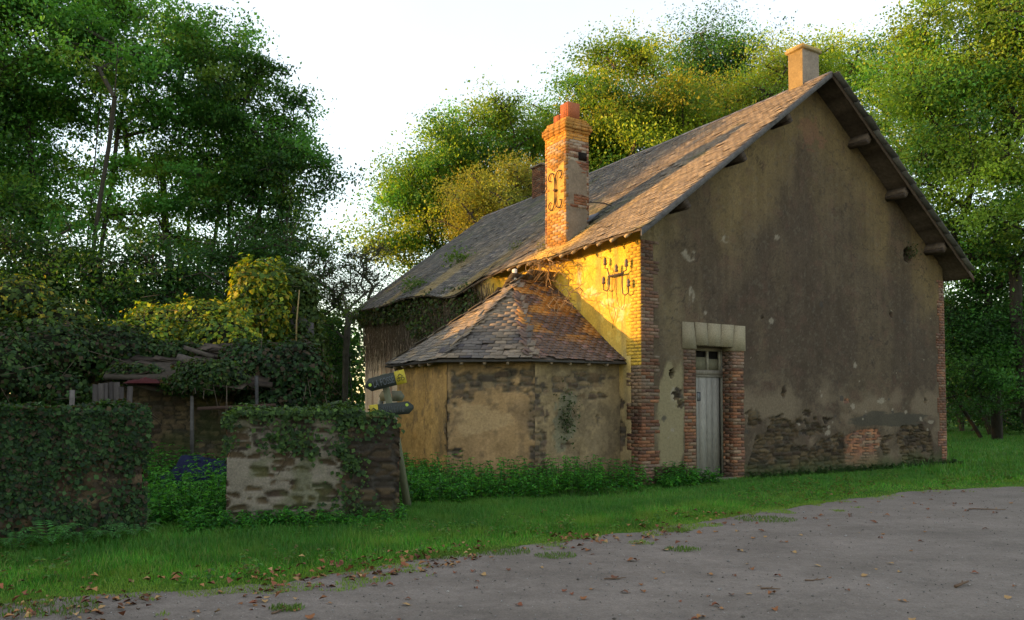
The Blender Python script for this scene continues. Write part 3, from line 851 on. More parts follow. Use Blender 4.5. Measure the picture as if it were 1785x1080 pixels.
CT0, CT1, CS0, CS1 = .03, .66, 2.52, 3.35
def ch_t(c, u, z, rr, f):
    if f == 1:
        if 6.05 < z < 6.85 + .2 * math.sin(u * 9) and not (5.95 < z < 6.25 and u > .2): return None    # rendered part
        if z < 5.9: return None
        if 7.02 < z < 7.2 and u > .33: return None            # hole
        if 6.85 < z < 7.05 and u > .42 and z > 6.95: return None
    if f == 0:
        if 5.92 < z < 6.78 + .08 * math.sin(u * 11) and .12 < u < .70 + .03 * math.sin(z * 9): return None
        c = c * .5 + arr(.52, .27, .05) * .5 * rr.uniform(.7, 1.2)
    if z > 7.45: c = c * .4 + arr(.50, .24, .035) * .6
    elif rr.random() < .3: c = c * .4 + arr(.33, .27, .2) * .6
    return c
m = stack("chimney", CT0, CT1, CS0, CS1, 4.95, 7.63, 20, ch_t)
for (k, (z0, z1, e)) in enumerate(((7.63, 7.696, .025), (7.696, 7.762, .055), (7.762, 7.83, .05), (7.83, 7.896, .01), (7.896, 7.96, -.03))):
    a0, a1, b0, b1 = CT0 - e, CT1 + e, CS0 - e, CS1 + e
    box(m, (a0 + .02, b0 + .02, z0), (a1 - .02, b1 - .02, z1), (.30, .2, .1))
    for (o, ud, nd, L_) in (((a0, b0, 0), (0, 1, 0), (-1, 0, 0), b1 - b0), ((a0, b0, 0), (1, 0, 0), (0, -1, 0), a1 - a0),
                            ((a1, b0, 0), (0, 1, 0), (1, 0, 0), b1 - b0), ((a0, b1, 0), (1, 0, 0), (0, 1, 0), a1 - a0)):
        brick_block(m, o, ud, nd, 0, L_, z0, z1, .0, seed=40 + k, tintf=lambda c, u, z, rr: c * .45 + arr(.46, .23, .035) * .55, depth=.1, jit=.006)
# rendered faces and the grey-brown lower body
def ren_fn(seed, base):
    def f(u, z):
        n = fbm(u * 4, z * 4, seed, 4)
        return .012 * (n - .5), (np.zeros(u.shape + (3,)) + arr(*base)) * (.75 + .5 * n)[..., None]
    return f
pp = MB()
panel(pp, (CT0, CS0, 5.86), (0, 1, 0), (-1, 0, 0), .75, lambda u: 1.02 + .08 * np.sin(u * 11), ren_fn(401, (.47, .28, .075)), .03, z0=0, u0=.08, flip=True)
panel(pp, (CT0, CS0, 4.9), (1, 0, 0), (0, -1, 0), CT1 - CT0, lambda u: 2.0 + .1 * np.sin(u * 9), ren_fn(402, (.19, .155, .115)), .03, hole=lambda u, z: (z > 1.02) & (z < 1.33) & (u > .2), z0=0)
ch = m.build("chimney", M_brick, house)
for o_ in (pp.build("render_coat", M_plaster, ch),): pass
hm = MB(); box(hm, (CT0 + .35, CS0 - .002, 7.02), (CT0 + .58, CS0 + .011, 7.2), (.01, .008, .006), .006); hm.build("hole", M_stone, ch)  # near-black slab stands for the shade inside the hole
for (s0, s1, t0, t1, zt) in ((2.62, 2.93, .16, .48, 8.34), (3.02, 3.22, .18, .38, 8.17)):
    p = MB()
    for (a, b, c_, d_) in ((t0, s0, t1, s0 + .03), (t0, s1 - .03, t1, s1), (t0, s0 + .03, t0 + .03, s1 - .03), (t1 - .03, s0 + .03, t1, s1 - .03), (t0 + .03, s0 + .03, t1 - .03, s1 - .03)):
        box(p, (a, b, 7.94), (c_, d_, zt if (c_ - a < .04 or d_ - b < .04) else 8.0), (.30, .10, .045), .003)
    if s0 < 3: box(p, (t0 - .002, s0 + .15, 8.0), (t0 + .01, s0 + .165, zt - .02), (.12, .05, .03))
    p.build("chimney_pot", M_brick, ch)
ti = MB()
X0 = CT0 - .035
def scroll(y0, z0, sy, sz, n=20):
    a = np.linspace(0, 1.45 * math.pi, n)
    rr = np.linspace(.05, .095, n)
    return a, rr
def hook(cs, cz, sg, up):
    pts = []
    H_ = .30 * up
    a = np.linspace(0, 1, 14)
    for t in a: pts.append((X0, cs + sg * .03 * t * t, cz + H_ * t))
    b = np.linspace(0, 1.5 * math.pi, 14)
    rad = np.linspace(.14, .05, 14)
    cy = cs + sg * .17
    for k, t in enumerate(b): pts.append((X0, cy - sg * rad[k] * math.cos(t), cz + H_ + up * rad[k] * math.sin(t) * 1.1))
    return pts
cs_, cz_ = (CS0 + CS1) / 2 - .03, 6.36
for sg in (-1, 1):
    for up in (-1, 1): tube(ti, hook(cs_, cz_, sg, up), .013, (.05, .03, .02), 6)
tube(ti, [(X0 + .04, cs_, cz_), (X0 - .03, cs_, cz_)], .035, (.10, .055, .03), 8)
tube(ti, [(X0, cs_ - .04, cz_), (X0, cs_ + .04, cz_)], .025, (.10, .055, .03), 6)
ti.build("wall_tie", M_iron, ch)
sb = MB()
tube(sb, [(CT1 - .1, CS0 + .1, 6.12), (CT1 + .5, CS0 + .1, 6.16), (CT1 + .9, CS0 + .05, 6.08), (CT1 + 1.0, CS0 + .02, 5.98)], .014, (.05, .045, .045))
sb.build("stay_rod", M_iron, ch)
fl = MB()
V = [(CT1 - .05, CS0 - .05, 5.62), (CT1 + .25, CS0 - .05, 5.83), (CT1 + .22, CS1 + .03, 5.82), (CT1 - .05, CS1 + .03, 5.70)]
V += [(x, y, z + .06) for x, y, z in V]
fl.add(V, BQ, None, (.07, .075, .09)); fl.build("flashing", M_metal, ch)

# gable-end chimney on the ridge
def ch2_t(c, u, z, rr, f): return c
m = MB()
GT0, GT1, GS0, GS1 = 4.98, 5.56, .12, .52
panel(m, (GT0, GS0, 8.3), (0, 1, 0), (-1, 0, 0), GS1 - GS0, 1.43, ren_fn(411, (.21, .155, .075)), .04, z0=0, flip=True)
panel(m, (GT0, GS0, 8.3), (1, 0, 0), (0, -1, 0), GT1 - GT0, 1.43, ren_fn(412, (.25, .205, .165)), .04, z0=0)
box(m, (GT0 + .01, GS0 + .01, 8.3), (GT1 - .003, GS1 - .003, 9.72), (.3, .25, .18))
box(m, (GT0 - .05, GS0 - .05, 9.73), (GT1 + .05, GS1 + .05, 9.79), (.26, .20, .10), .004)
box(m, (GT0 - .03, GS0 - .03, 9.792), (GT1 + .03, GS1 + .03, 9.83), (.42, .30, .10), .004)
m.build("chimney", M_plaster, house)
# the third stack, far along the ridge
m = stack("chimney", 4.85, 5.4, 10.75, 11.35, 8.2, 9.7, 60, lambda c, u, z, rr, f: c * .8)
box(m, (4.80, 10.70, 9.70), (5.45, 11.40, 9.76), (.2, .16, .12), .005)
m.build("chimney", M_brick, house)

# ------------------------------------------------------------------ polygonal annex on the side wall
AE = 2.36
ap = arr(-.94, 3.03, 4.27); rw = arr(.02, 3.03, 4.37)
EVV = [arr(.0, .43, AE), arr(-2.22, .46, AE), arr(-3.55, 1.66, AE), arr(-3.5, 4.3, AE), arr(-2.2, 5.55, AE), arr(.0, 5.6, AE)]
inw = lambda p, f=.2: arr(p[0] + (f if p[0] < -.1 else 0), p[1] + f * (1 if p[1] < 3 else -1), 0)
WV = [arr(0.0, .66, 0), arr(-2.0, .68, 0), arr(-3.26, 1.80, 0), arr(-3.26, 4.18, 0), arr(-2.02, 5.34, 0), arr(0, 5.36, 0)]
def annex_fn(fid):
    def f(u, z):
        n1 = fbm(u * .9 + fid * 7, z * .9, 501 + fid, 5); n2 = fbm(u * 3 + fid, z * 3, 502, 4); n3 = fbm(u * 12, z * 12, 503, 3)
        base = {0: (.215, .16, .088), 1: (.27, .175, .085), 2: (.44, .26, .085)}.get(fid, (.3, .22, .12))
        c = np.zeros(u.shape + (3,)) + arr(*base)
        c = cmix(c, arr(*base) * .62 + arr(.02, .02, .02), sstep(.48, .66, n1) * .8)
        c = c * (.72 + .56 * n2)[..., None] * (.88 + .24 * n3)[..., None]
        c = c * (1 + .3 * (fbm(u * 7, z * .6, 505, 3) - .5))[..., None]
        c = cmix(c, (.10, .075, .05), sstep(.56, .72, fbm(u * 8, z * 8, 507, 4)) * .5)
        c = cmix(c, arr(*base) * 1.4, sstep(.6, .75, fbm(u * 10, z * 10, 508, 3)) * .5)
        d = .03 * (n2 - .5) + .05 * (n1 - .5) + .012 * (n3 - .5)
        h, i = rubble(u, z, .26, .11, 510 + fid)
        if fid == 0:      # u from the house wall out to corner A (2.0 m)
            st = np.maximum.reduce([blob(u, z, 1.95, 1.05, .22, 1.05, 521, .5), blob(u, z, 1.2, 1.95, 1.0, .22, 522, .8), blob(u, z, 1.3, .8, .13, .1, 523, .8),
                                    blob(u, z, .6, 1.7, .35, .08, 524, .9), blob(u, z, .55, 1.25, .05, .1, 525, .8), blob(u, z, 1.1, .1, .5, .25, 526, .8)])
            c = cmix(c, (.13, .14, .10), blob(u, z, 1.35, 1.3, .3, .6, 527, .8) * .6)
        elif fid == 1:    # corner A to corner B
            st = np.maximum.reduce([blob(u, z, .0, .9, .16, 1.3, 531, .6), blob(u, z, .7, 2.0, .95, .24, 532, .8), blob(u, z, 1.45, 1.85, .35, .3, 533, .8),
                                    blob(u, z, 1.52, .62, .16, .1, 534, .6), blob(u, z, 1.62, .35, .07, .14, 535, .8), blob(u, z, 1.68, 1.15, .03, .9, 536, .9)])
            c = cmix(c, (.36, .25, .13), blob(u, z, 1.0, 1.25, .6, .3, 537, .6) * .7)
        else:
            st = np.maximum.reduce([blob(u, z, .06, 1.2, .03, .5, 541, .9), blob(u, z, .22, .15, .12, .1, 542, .8), blob(u, z, 2.2, .2, .15, .15, 543, .8)])
            cr = np.abs(u - 1.0 - .05 * np.sin(z * 6)) < .012
            c = cmix(c, (.12, .08, .05), cr * sstep(.8, 1.2, z) * .8)
        st = st * sstep(.30, .42, fbm(u * 6, z * 6, 509, 3)); sc = stone_col(i, 3) * 1.15 * h[..., None] + arr(.12, .10, .07) * (1 - h)[..., None]
        c = c * (1 - st)[..., None] + sc * st[..., None]
        d = d - st * (.055 - .05 * h)
        c = cmix(c, (.07, .075, .035), sstep(.4, 0, z + .3 * (n2 - .5)) * .6)
        return d, c
    return f
aw = MB()
for k in range(5):
    a, b = WV[k], WV[k + 1]; L_ = np.linalg.norm(b - a); ud = (b - a) / L_; nd = np.cross(ud, (0, 0, 1)) * 1.0
    ctr = arr(-1.3, 3.0, 0)
    if np.dot(nd, (a + b) / 2 - ctr) < 0: nd = -nd
    panel(aw, a, ud, nd, L_, AE + .08, annex_fn(k), .028 if k < 3 else .08, flip=True)
aw.build("annex_wall", M_plaster, house)

ar = MB()
def facet(mb, E0, E1, top, colf, seed, w=.2, ex=.105, miss=.008, top2=None):
    un = (E1 - E0); L_ = np.linalg.norm(un); un /= L_
    t_ = top - E0; v = t_ - np.dot(t_, un) * un; vl = np.linalg.norm(v); vn = v / vl
    poly = [(0, 0), (L_, 0), (np.dot(top - E0, un), vl)]
    if top2 is not None: poly.append((np.dot(top2 - E0, un), np.dot(top2 - E0, vn)))
    poly = np.array(poly)
    def clip(u, vv):
        ok = np.ones(u.shape, bool); n = len(poly)
        for i in range(n):
            a, b = poly[i], poly[(i + 1) % n]
            cr = (b[0] - a[0]) * (vv - a[1]) - (b[1] - a[1]) * (u - a[0])
            ok &= cr > -.05 * np.hypot(*(b - a))
        return ok
    def disp(p, uu, vv):
        p = p.copy(); p[:, 2] += .05 * np.exp(-vv / .45) - .02 + .03 * (fbm(uu * 1.5 + seed, vv * 1.5, seed, 3) - .5); return p
    slates(mb, E0, un, vn, L_, vl, w, ex, colf, clip, miss, disp, seed=seed, thick=.008, lift=.008)
    # boarding beneath
    pts = [E0, E1, top] + ([top2] if top2 is not None else [])
    P_ = np.array(pts); lo = P_ - arr(0, 0, .10); lo[:2, 2] += .10; n = len(P_)
    V = np.concatenate([lo + arr(0, 0, .0), lo - arr(0, 0, .018)])
    f = [list(range(n))]
    if n == 3: mb.add(V, None, [[0, 1, 2], [5, 4, 3]], (.06, .05, .04))
    else: mb.add(V, [[0, 1, 2, 3], [7, 6, 5, 4]], None, (.06, .05, .04))
    mb.add(np.array([lo[0] + arr(0, 0, .012), lo[1] + arr(0, 0, .012), lo[1] - arr(0, 0, .016), lo[0] - arr(0, 0, .016)]), [[0, 1, 2, 3]], None, (.02, .017, .014))
def col_right(u, v, rg):
    N = len(u); c = np.tile(arr(.095, .062, .050), (N, 1)); k = rg.random(N)
    c = np.where((k < .15)[:, None], arr(.17, .10, .085), c)
    n = fbm(u * 1.9, v * 2.6, 601, 5) + .20 * (v / 3.0) - .075
    l = sstep(.54, .66, n) * sstep(.55, 1.0, v)
    c = c * (1 - l[:, None] * .85) + arr(.36, .165, .03) * .85 * l[:, None]
    return c * rg.uniform(.7, 1.3, N)[:, None]
def col_front(u, v, rg):
    N = len(u); c = np.tile(arr(.090, .078, .072), (N, 1)); k = rg.random(N)
    c = np.where((k < .25)[:, None], arr(.13, .112, .10), c); c = np.where((k > .85)[:, None], arr(.05, .043, .05), c)
    w_ = sstep(.42, .62, fbm(u * 1.2 + 4, v * 1.2, 611, 4) + .12 * (v - 1.0) + .10 * (1 - u))
    c = c * (1 - w_[:, None] * .8) + arr(.19, .145, .10) * .8 * w_[:, None]
    return c * rg.uniform(.7, 1.35, N)[:, None]
def col_left(u, v, rg):
    N = len(u); c = np.tile(arr(.15, .13, .11), (N, 1)); k = rg.random(N)
    c = np.where((k < .2)[:, None], arr(.25, .19, .12), c)
    return c * rg.uniform(.6, 1.3, N)[:, None]
facet(ar, EVV[0], EVV[1], ap, col_right, 71, top2=rw, w=.17, ex=.1)
facet(ar, EVV[1], EVV[2], ap, col_front, 72, w=.23, ex=.12, miss=.015)
facet(ar, EVV[2], EVV[3], ap, col_left, 73, w=.2, ex=.12)
facet(ar, EVV[3], EVV[4], ap, col_left, 74, w=.25, ex=.15)
facet(ar, EVV[4], EVV[5], rw, col_left, 75, w=.25, ex=.15, top2=ap)
aro = ar.build("annex_roof", M_slate, house)
# loose lead and slate strips along the broken hip, the white slip of torn board by the apex
hp = MB()
for k in range(26):
    f = .12 + .7 * (k / 26) + random.uniform(-.01, .01); p = EVV[2] * (1 - f) + ap * f
    dv = (ap - EVV[2]) / np.linalg.norm(ap - EVV[2])
    p = p + arr(random.uniform(-.06, .08), random.uniform(-.05, .12), -.02 + random.uniform(0, .02))
    bar(hp, p, p + dv * random.uniform(.2, .4) + arr(0, random.uniform(-.05, .05), 0), random.uniform(.05, .12), .014, arr(.25, .19, .12) * random.uniform(.6, 1.3), up=(-.3, .2, 1), jit=.006)
hp.build("hip_strip", M_slate, aro)
tb = MB(); bar(tb, ap + arr(-.03, .05, -.05), ap + arr(.0, .09, .24), .06, .10, (.62, .58, .5), up=(0, 1, 0), jit=.006); tb.build("apex_board", M_wood, aro)
# under-eave rafter feet of the annex
ft = MB()
for k in range(5):
    a, b = EVV[k], EVV[k + 1]; L_ = np.linalg.norm(b - a); n = int(L_ / .38)
    for i in range(1, n):
        p = a + (b - a) * i / n; ctr = arr(ap[0], ap[1], AE); dv = (ctr - p); dv[2] = 0; dv /= np.linalg.norm(dv)
        bar(ft, p + dv * .03 + arr(0, 0, -.05), p + dv * .35 + arr(0, 0, .1), .05, .06, (.20, .15, .10), jit=.003)
ft.build("rafter_foot", M_timber, aro)

# ------------------------------------------------------------------ insulator bracket on the lit wall
ib = MB()
bx = -.10
tube(ib, [(0, .62, 4.13), (bx, .62, 4.13)], .02, (.06, .045, .04)); tube(ib, [(0, .86, 4.13), (bx, .86, 4.13)], .02, (.06, .045, .04))
bar(ib, (bx, .40, 4.13), (bx, .88, 4.13), .03, .035, (.06, .045, .04))
ins_pts = [(.31, 4.20, 4.33), (.98, 4.20, 4.46), (.25, 3.9, 3.93), (1.03, 3.9, 4.08)]
for (s, zb, zt) in ins_pts:
    s0 = .44 if s < .7 else .84
    if zb > 4: pts = [(bx, s0, 4.13), (bx, (s0 + s) / 2, zt - .16), (bx, s, zt - .15), (bx, s, zt - .06)]
    else: pts = [(bx, s0, 4.13), (bx, s0, zt - .05), (bx, s0 + .02 * (1 if s > s0 else -1), zt - .2), (bx, (s + s0) / 2, zt - .24), (bx, s, zt - .2), (bx, s, zt - .06)]
    tube(ib, pts, .012, (.07, .05, .04))
ibo = ib.build("insulator_bracket", M_iron, house)
for (s, zb, zt) in ins_pts + [(.62, 4.20, 4.27)]:
    c_ = (.13, .09, .07)
    q_ = MB(); lathe(q_, [(.0, 0), (.034, 0), (.042, .02), (.034, .045), (.024, .055), (.036, .07), (.036, .10), (.026, .13), (.016, .15), (.0, .152)], c_, 12, (bx, s, zt - .08)); q_.build("insulator", M_metal, ibo)
wr = MB()
tube(wr, [(bx, .74, 4.2), (bx + .01, .78, 3.9), (bx + .03, .76, 3.55), (bx + .04, .70, 3.36), (bx + .06, .80, 3.2), (bx + .08, .86, 3.08)], .006, (.04, .035, .03), 4)
tube(wr, [(bx, .62, 4.1), (bx + .02, .66, 3.8), (bx + .04, .6, 3.5), (bx + .05, .50, 3.42), (bx + .03, .42, 3.5), (bx + .02, .39, 3.7)], .006, (.04, .035, .03), 4)
tube(wr, [(bx, .90, 4.1), (bx + .02, .93, 3.7), (bx + .05, .90, 3.4), (bx + .08, .84, 3.22)], .005, (.04, .035, .03), 4)
wr.build("wire", M_iron, ibo)

HM = np.array([[math.cos(ROT), math.sin(ROT), 0], [-math.sin(ROT), math.cos(ROT), 0], [0, 0, 1]])   # row-vector local -> world
def hw(p):
    return np.asarray(p, float) @ HM + arr(2.49, 15.45, 0)

# ------------------------------------------------------------------ trees
GREEN_D = [(.028, .085, .022), (.022, .066, .020), (.036, .105, .022), (.05, .115, .02)]
GREEN_M = [(.085, .25, .045), (.065, .20, .04), (.11, .29, .045), (.17, .27, .04)]
GOLD = [(.25, .36, .035), (.19, .31, .035), (.32, .38, .03), (.12, .24, .04), (.38, .32, .035)]
BRONZE = [(.28, .31, .05), (.22, .26, .05), (.34, .30, .06)]

def sample_ell(E, n, shell=.35):
    vol = np.array([e[3] * e[4] * e[5] for e in E]); k = rng.choice(len(E), n, p=vol / vol.sum())
    d = rng.normal(0, 1, (n, 3)); d /= np.linalg.norm(d, axis=1)[:, None]
    r_ = rng.random(n) ** shell
    c = np.array([e[:3] for e in E])[k]; rr = np.array([e[3:6] for e in E])[k]
    return c + d * r_[:, None] * rr

def tree(name, label, base, E, nclump, clr, nleaf, lsize, cols, trunk_r=.22, ntrunk=1, group=None, cat="tree", bark=(.075, .065, .05), trunk_top=None, lean=(0, 0), sprays=9, tspread=.5, twig=True, minz=None, shell=.4, spr=.44):
    base = np.array(base, float)
    E = [np.array(e, float) for e in E]
    C = sample_ell(E, nclump, shell)
    if minz is not None: C = C[C[:, 2] > minz]
    zmin = C[:, 2].min(); ctr = C.mean(0)
    tt = trunk_top if trunk_top is not None else zmin + .25 * (C[:, 2].max() - zmin)
    nodes = []; par = []
    # trunks
    for k in range(ntrunk):
        off = rng.normal(0, tspread, 2) if ntrunk > 1 else np.zeros(2)
        p0 = base + arr(off[0] * .35, off[1] * .35, 0)
        tip = arr(lerp(base[0], ctr[0], .55) + off[0] * 2.4 + lean[0], lerp(base[1], ctr[1], .55) + off[1] * 1.6 + lean[1], tt)
        m = 9; prev = -1
        wob = rng.normal(0, .12, (m + 1, 2)).cumsum(0) * .6
        for i in range(m + 1):
            f = i / m; p = p0 * (1 - f) + tip * f; p = p + arr(wob[i][0] * f, wob[i][1] * f, 0)
            if k > 0 or i > 0 or True:
                nodes.append(p); par.append(prev); prev = len(nodes) - 1
    axis = np.array(nodes)
    order = np.argsort(np.min(np.linalg.norm(C[:, None] - axis[None], axis=2), axis=1))
    ends = []
    for ci in order:
        c = C[ci]; A = np.array(nodes)
        dd = c - A; dist = np.linalg.norm(dd, axis=1)
        cost = dist + np.maximum(0, A[:, 2] - c[2] + .25 * dist) * 1.6 + np.where(A[:, 2] < base[2] + .35 * (tt - base[2]), 6, 0)
        j = int(np.argmin(cost)); p = A[j]; L_ = dist[j]; m = max(1, int(L_ / .9)); prev = j
        bend = rng.normal(0, .10 * L_, 3) + arr(0, 0, -.08 * L_)
        for i in range(1, m + 1):
            f = i / m; q = p * (1 - f) + c * f + bend * math.sin(f * math.pi)
            nodes.append(q); par.append(prev); prev = len(nodes) - 1
        ends.append(prev)
    A = np.array(nodes); par = np.array(par); w = np.zeros(len(A)); w[ends] = 1
    for i in range(len(A) - 1, -1, -1):
        if par[i] >= 0: w[par[i]] += w[i]
    w = np.maximum(w, .5)
    rad = trunk_r * (w / w.max()) ** .5
    tm = MB(); ok = np.where(par >= 0)[0]
    r1 = rad[ok]; r0 = np.minimum(rad[par[ok]], r1 * 1.6 + .01)
    big = r0 > .05
    root = empty(name, tuple(base), 0, label=label, cat=cat, group=group)
    bc = np.array(bark)
    for sel, nn in ((big, 8), (~big, 4)):
        k = ok[sel]
        if len(k): seg_tubes(tm, A[par[k]], A[k], r0[sel], r1[sel], bc, nn)
    # sprays of twigs and leaves
    NS = sprays
    cs = rng.uniform(.55, 1.3, len(C)); cs[rng.random(len(C)) < .12] = 1.6
    sc = C[:, None, :] + rng.normal(0, 1, (len(C), NS, 3)) * arr(clr, clr, clr * .6) * .62 * cs[:, None, None]
    sc = sc.reshape(-1, 3)
    if twig:
        pr = np.repeat(C, NS, 0)
        seg_tubes(tm, pr, sc, np.full(len(sc), .014), np.full(len(sc), .005), bc, 3)
    V0 = tm.build("trunk", M_bark, root, smooth=True); V0.location = (0, 0, 0)
    # express in local coordinates
    me = V0.data
    co = np.empty(len(me.vertices) * 3, np.float32); me.vertices.foreach_get("co", co); co = co.reshape(-1, 3) - base.astype(np.float32); me.vertices.foreach_set("co", co.ravel())
    per = max(1, int(nleaf / len(sc)))
    sr = clr * spr
    P = np.repeat(sc, per, 0) + rng.normal(0, 1, (len(sc) * per, 3)) * arr(sr, sr, sr * .5) * np.repeat(cs, NS * per)[:, None]
    ct = np.repeat(pick(cols, len(C), .28), NS * per, 0) * .72 + pick(cols, len(P), .10) * .28
    nr = np.tile(arr(-.35, 0, .3), (len(P), 1))
    lm = MB(); leaves(lm, P - base, nr, lsize * rng.uniform(.5, 1.35, len(P)), ct, width=.6, spread=1.5, droop=.4)
    lm.build("crown", M_leaf, root)
    return root

def pe(px, py, y, rx, ry, dep=None):
    """crown ellipsoid given by where the photo shows it, at distance y"""
    c = W(px, py, y); s = y / F_PX
    return (c.x, c.y, c.z, rx * s, (dep if dep else min(rx, ry) * s), ry * s)

def gp(px, y): return (W(px, 700, y).x, y, 0)
LT = "trees standing left of the house"
CT = "trees growing behind the house"
RTG = "trees right of the house"
tree("ash_tree", "tall dark multi-stemmed tree filling the upper left corner of the photo", gp(110, 25.5), [pe(60, 40, 25.5, 190, 170, 4), pe(240, 100, 25, 120, 120, 3), pe(-10, 250, 25, 120, 120, 4), pe(150, 200, 26, 90, 50, 2), pe(300, 200, 26, 60, 60, 2), pe(230, 340, 26, 90, 50, 2), pe(60, 380, 24.5, 90, 40, 2)],
     150, .8, 100000, .13, GREEN_M, .085, 9, LT, bark=(.05, .045, .035), trunk_top=11.5, tspread=1.0, spr=.34)
tree("ash_tree", "dark green tree with thin forking stems, rightmost of the tall left group", gp(395, 27), [pe(420, 230, 27, 120, 120, 2.6), pe(500, 300, 27, 80, 110, 2), pe(370, 120, 27, 75, 75, 2), pe(400, 320, 27, 90, 60, 2), pe(480, 400, 27, 110, 50, 2)],
     105, .75, 60000, .125, GREEN_M + GREEN_D, .085, 8, LT, bark=(.05, .045, .035), trunk_top=9.6, tspread=.6, spr=.36)
tree("ash_tree", "dark tree with slanting grey trunks behind the thicket at the left edge", gp(-10, 23), [pe(-60, 300, 24, 130, 160, 3), pe(80, 400, 23, 100, 60, 2), pe(-80, 80, 24, 120, 160, 3)],
     80, .8, 40000, .125, GREEN_D + GREEN_M, .17, 3, LT, trunk_top=7, lean=(-1.5, 0))
tree("ash_tree", "dark tree with bare grey stems between the two tall left trees", gp(300, 30), [pe(310, 60, 30, 70, 110, 2.2), pe(330, 260, 30, 120, 110, 2.5), pe(290, 400, 30, 120, 60, 2)],
     55, .75, 24000, .13, GREEN_M + GOLD[:2], .14, 4, LT, trunk_top=10)
# thicket under them
for (px, y, rx, ry, py, lab) in ((70, 21, 130, 90, 470, "dense dark bush below the trees at the left edge"), (260, 20.5, 140, 75, 480, "broad dark bush behind the golden vines on the ruin"),
                                 (430, 23, 130, 90, 470, "dark bush under the stems of the rightmost tall tree"), (560, 31, 48, 120, 610, "dark bush between the vine tower and the far end of the house")):
    tree("bush", lab, gp(px, y), [pe(px, py, y, rx, ry), pe(px, py + ry * .8, y, rx * .9, ry)], 90, .55, 20000, .10, GREEN_D, .12, 3, "dark bushes behind the ruin", "bush", trunk_top=2)
tree("small_tree", "thin half-bare tree with grey twigs left of the house roof", gp(610, 31), [pe(600, 520, 31, 70, 60), pe(640, 470, 31, 50, 50), pe(560, 470, 31, 45, 50)],
     70, .5, 6500, .09, [(.07, .09, .04), (.05, .08, .03)], .12, 2, None, bark=(.10, .09, .075), trunk_top=5, sprays=12)
# behind the house
tree("oak_tree", "broad yellow-green tree with a domed crown, furthest left behind the roof", gp(800, 41), [pe(790, 290, 41, 90, 75, 3), pe(720, 330, 41, 60, 55, 2.5), pe(705, 420, 41, 55, 50, 2.5), pe(860, 240, 41, 90, 45, 3), pe(800, 400, 42, 110, 60, 3)],
     120, 1.1, 84000, .15, GOLD[:4] + GREEN_M, .26, 2, CT, trunk_top=6)
tree("oak_tree", "bronze-green small-leaved tree just left of the tall brick chimney", gp(880, 36.5), [pe(880, 320, 36.5, 75, 60, 2.2), pe(850, 370, 36.5, 90, 55, 2.2)],
     60, .75, 26000, .10, BRONZE, .2, 2, CT, trunk_top=5)
tree("oak_tree", "pale green tree whose top shows between the two nearest treetops beside the brick chimney", gp(960, 44), [pe(950, 240, 44, 70, 55, 3), pe(970, 330, 44, 70, 80, 3)],
     50, 1.05, 22000, .14, GREEN_M + GOLD[:1], .3, 1, CT, trunk_top=7)
tree("oak_tree", "golden-green oak with a ragged pointed top right of the tall brick chimney", gp(1110, 40), [pe(1100, 105, 40, 55, 55, 2.2), pe(1040, 160, 40, 55, 45, 2.2), pe(1110, 210, 40, 115, 70, 3), pe(1080, 300, 40, 90, 70, 3), pe(1040, 240, 40, 60, 60, 3), pe(1180, 180, 41, 70, 60, 2.5)],
     135, .95, 92000, .145, GOLD + GREEN_M[:2], .24, 2, CT, trunk_top=8)
tree("oak_tree", "dark green round-topped tree rising highest between the two chimneys", gp(1250, 52), [pe(1250, 115, 52, 95, 55, 3.5), pe(1260, 190, 52, 100, 60, 3.5)],
     60, 1.3, 34000, .16, GREEN_D + GREEN_M[:2], .35, 1, CT, trunk_top=10)
tree("oak_tree", "golden tree just left of the small chimney on the gable peak", gp(1330, 43), [pe(1330, 150, 43, 85, 60, 3), pe(1400, 120, 44, 60, 50, 3), pe(1280, 200, 43, 80, 45, 3), pe(1200, 230, 43, 70, 40, 3)],
     75, 1.05, 42000, .135, GOLD, .3, 1, CT, trunk_top=8)
tree("oak_tree", "mid green tree between the gable peak and the big right-hand oak", gp(1500, 46), [pe(1490, 130, 46, 80, 60, 3), pe(1560, 200, 46, 90, 130, 4), pe(1470, 200, 46, 60, 60, 3)],
     80, 1.1, 38000, .145, GREEN_M + GOLD[:2], .3, 1, CT, trunk_top=8)
tree("oak_tree", "huge golden-green oak at the right edge overhanging the roof corner", gp(1800, 31), [pe(1700, 90, 31, 130, 130, 4), pe(1640, 200, 30, 90, 90, 3), pe(1780, 230, 31, 110, 110, 4), pe(1650, 310, 30, 80, 60, 3), pe(1700, 390, 29.5, 80, 60, 3), pe(1790, 370, 29, 80, 80, 3), pe(1600, 130, 31, 50, 60, 2.5), pe(1830, 60, 31, 130, 130, 4)],
     190, 1.0, 130000, .135, GOLD[:3] + GREEN_M + GREEN_D[:1], .22, 2, RTG, bark=(.04, .035, .028), trunk_top=7)
tree("oak_tree", "shaded dark tree with low boughs beyond the right corner of the house", gp(1735, 34), [pe(1700, 440, 34, 90, 60, 3), pe(1780, 520, 33, 90, 80, 3), pe(1680, 560, 33, 70, 70, 3), pe(1760, 600, 31.5, 100, 60, 2.5), pe(1690, 650, 32, 60, 50, 2.5)],
     120, .85, 64000, .125, GREEN_D + GREEN_M[:2], .22, 2, RTG, bark=(.03, .027, .022), trunk_top=6)
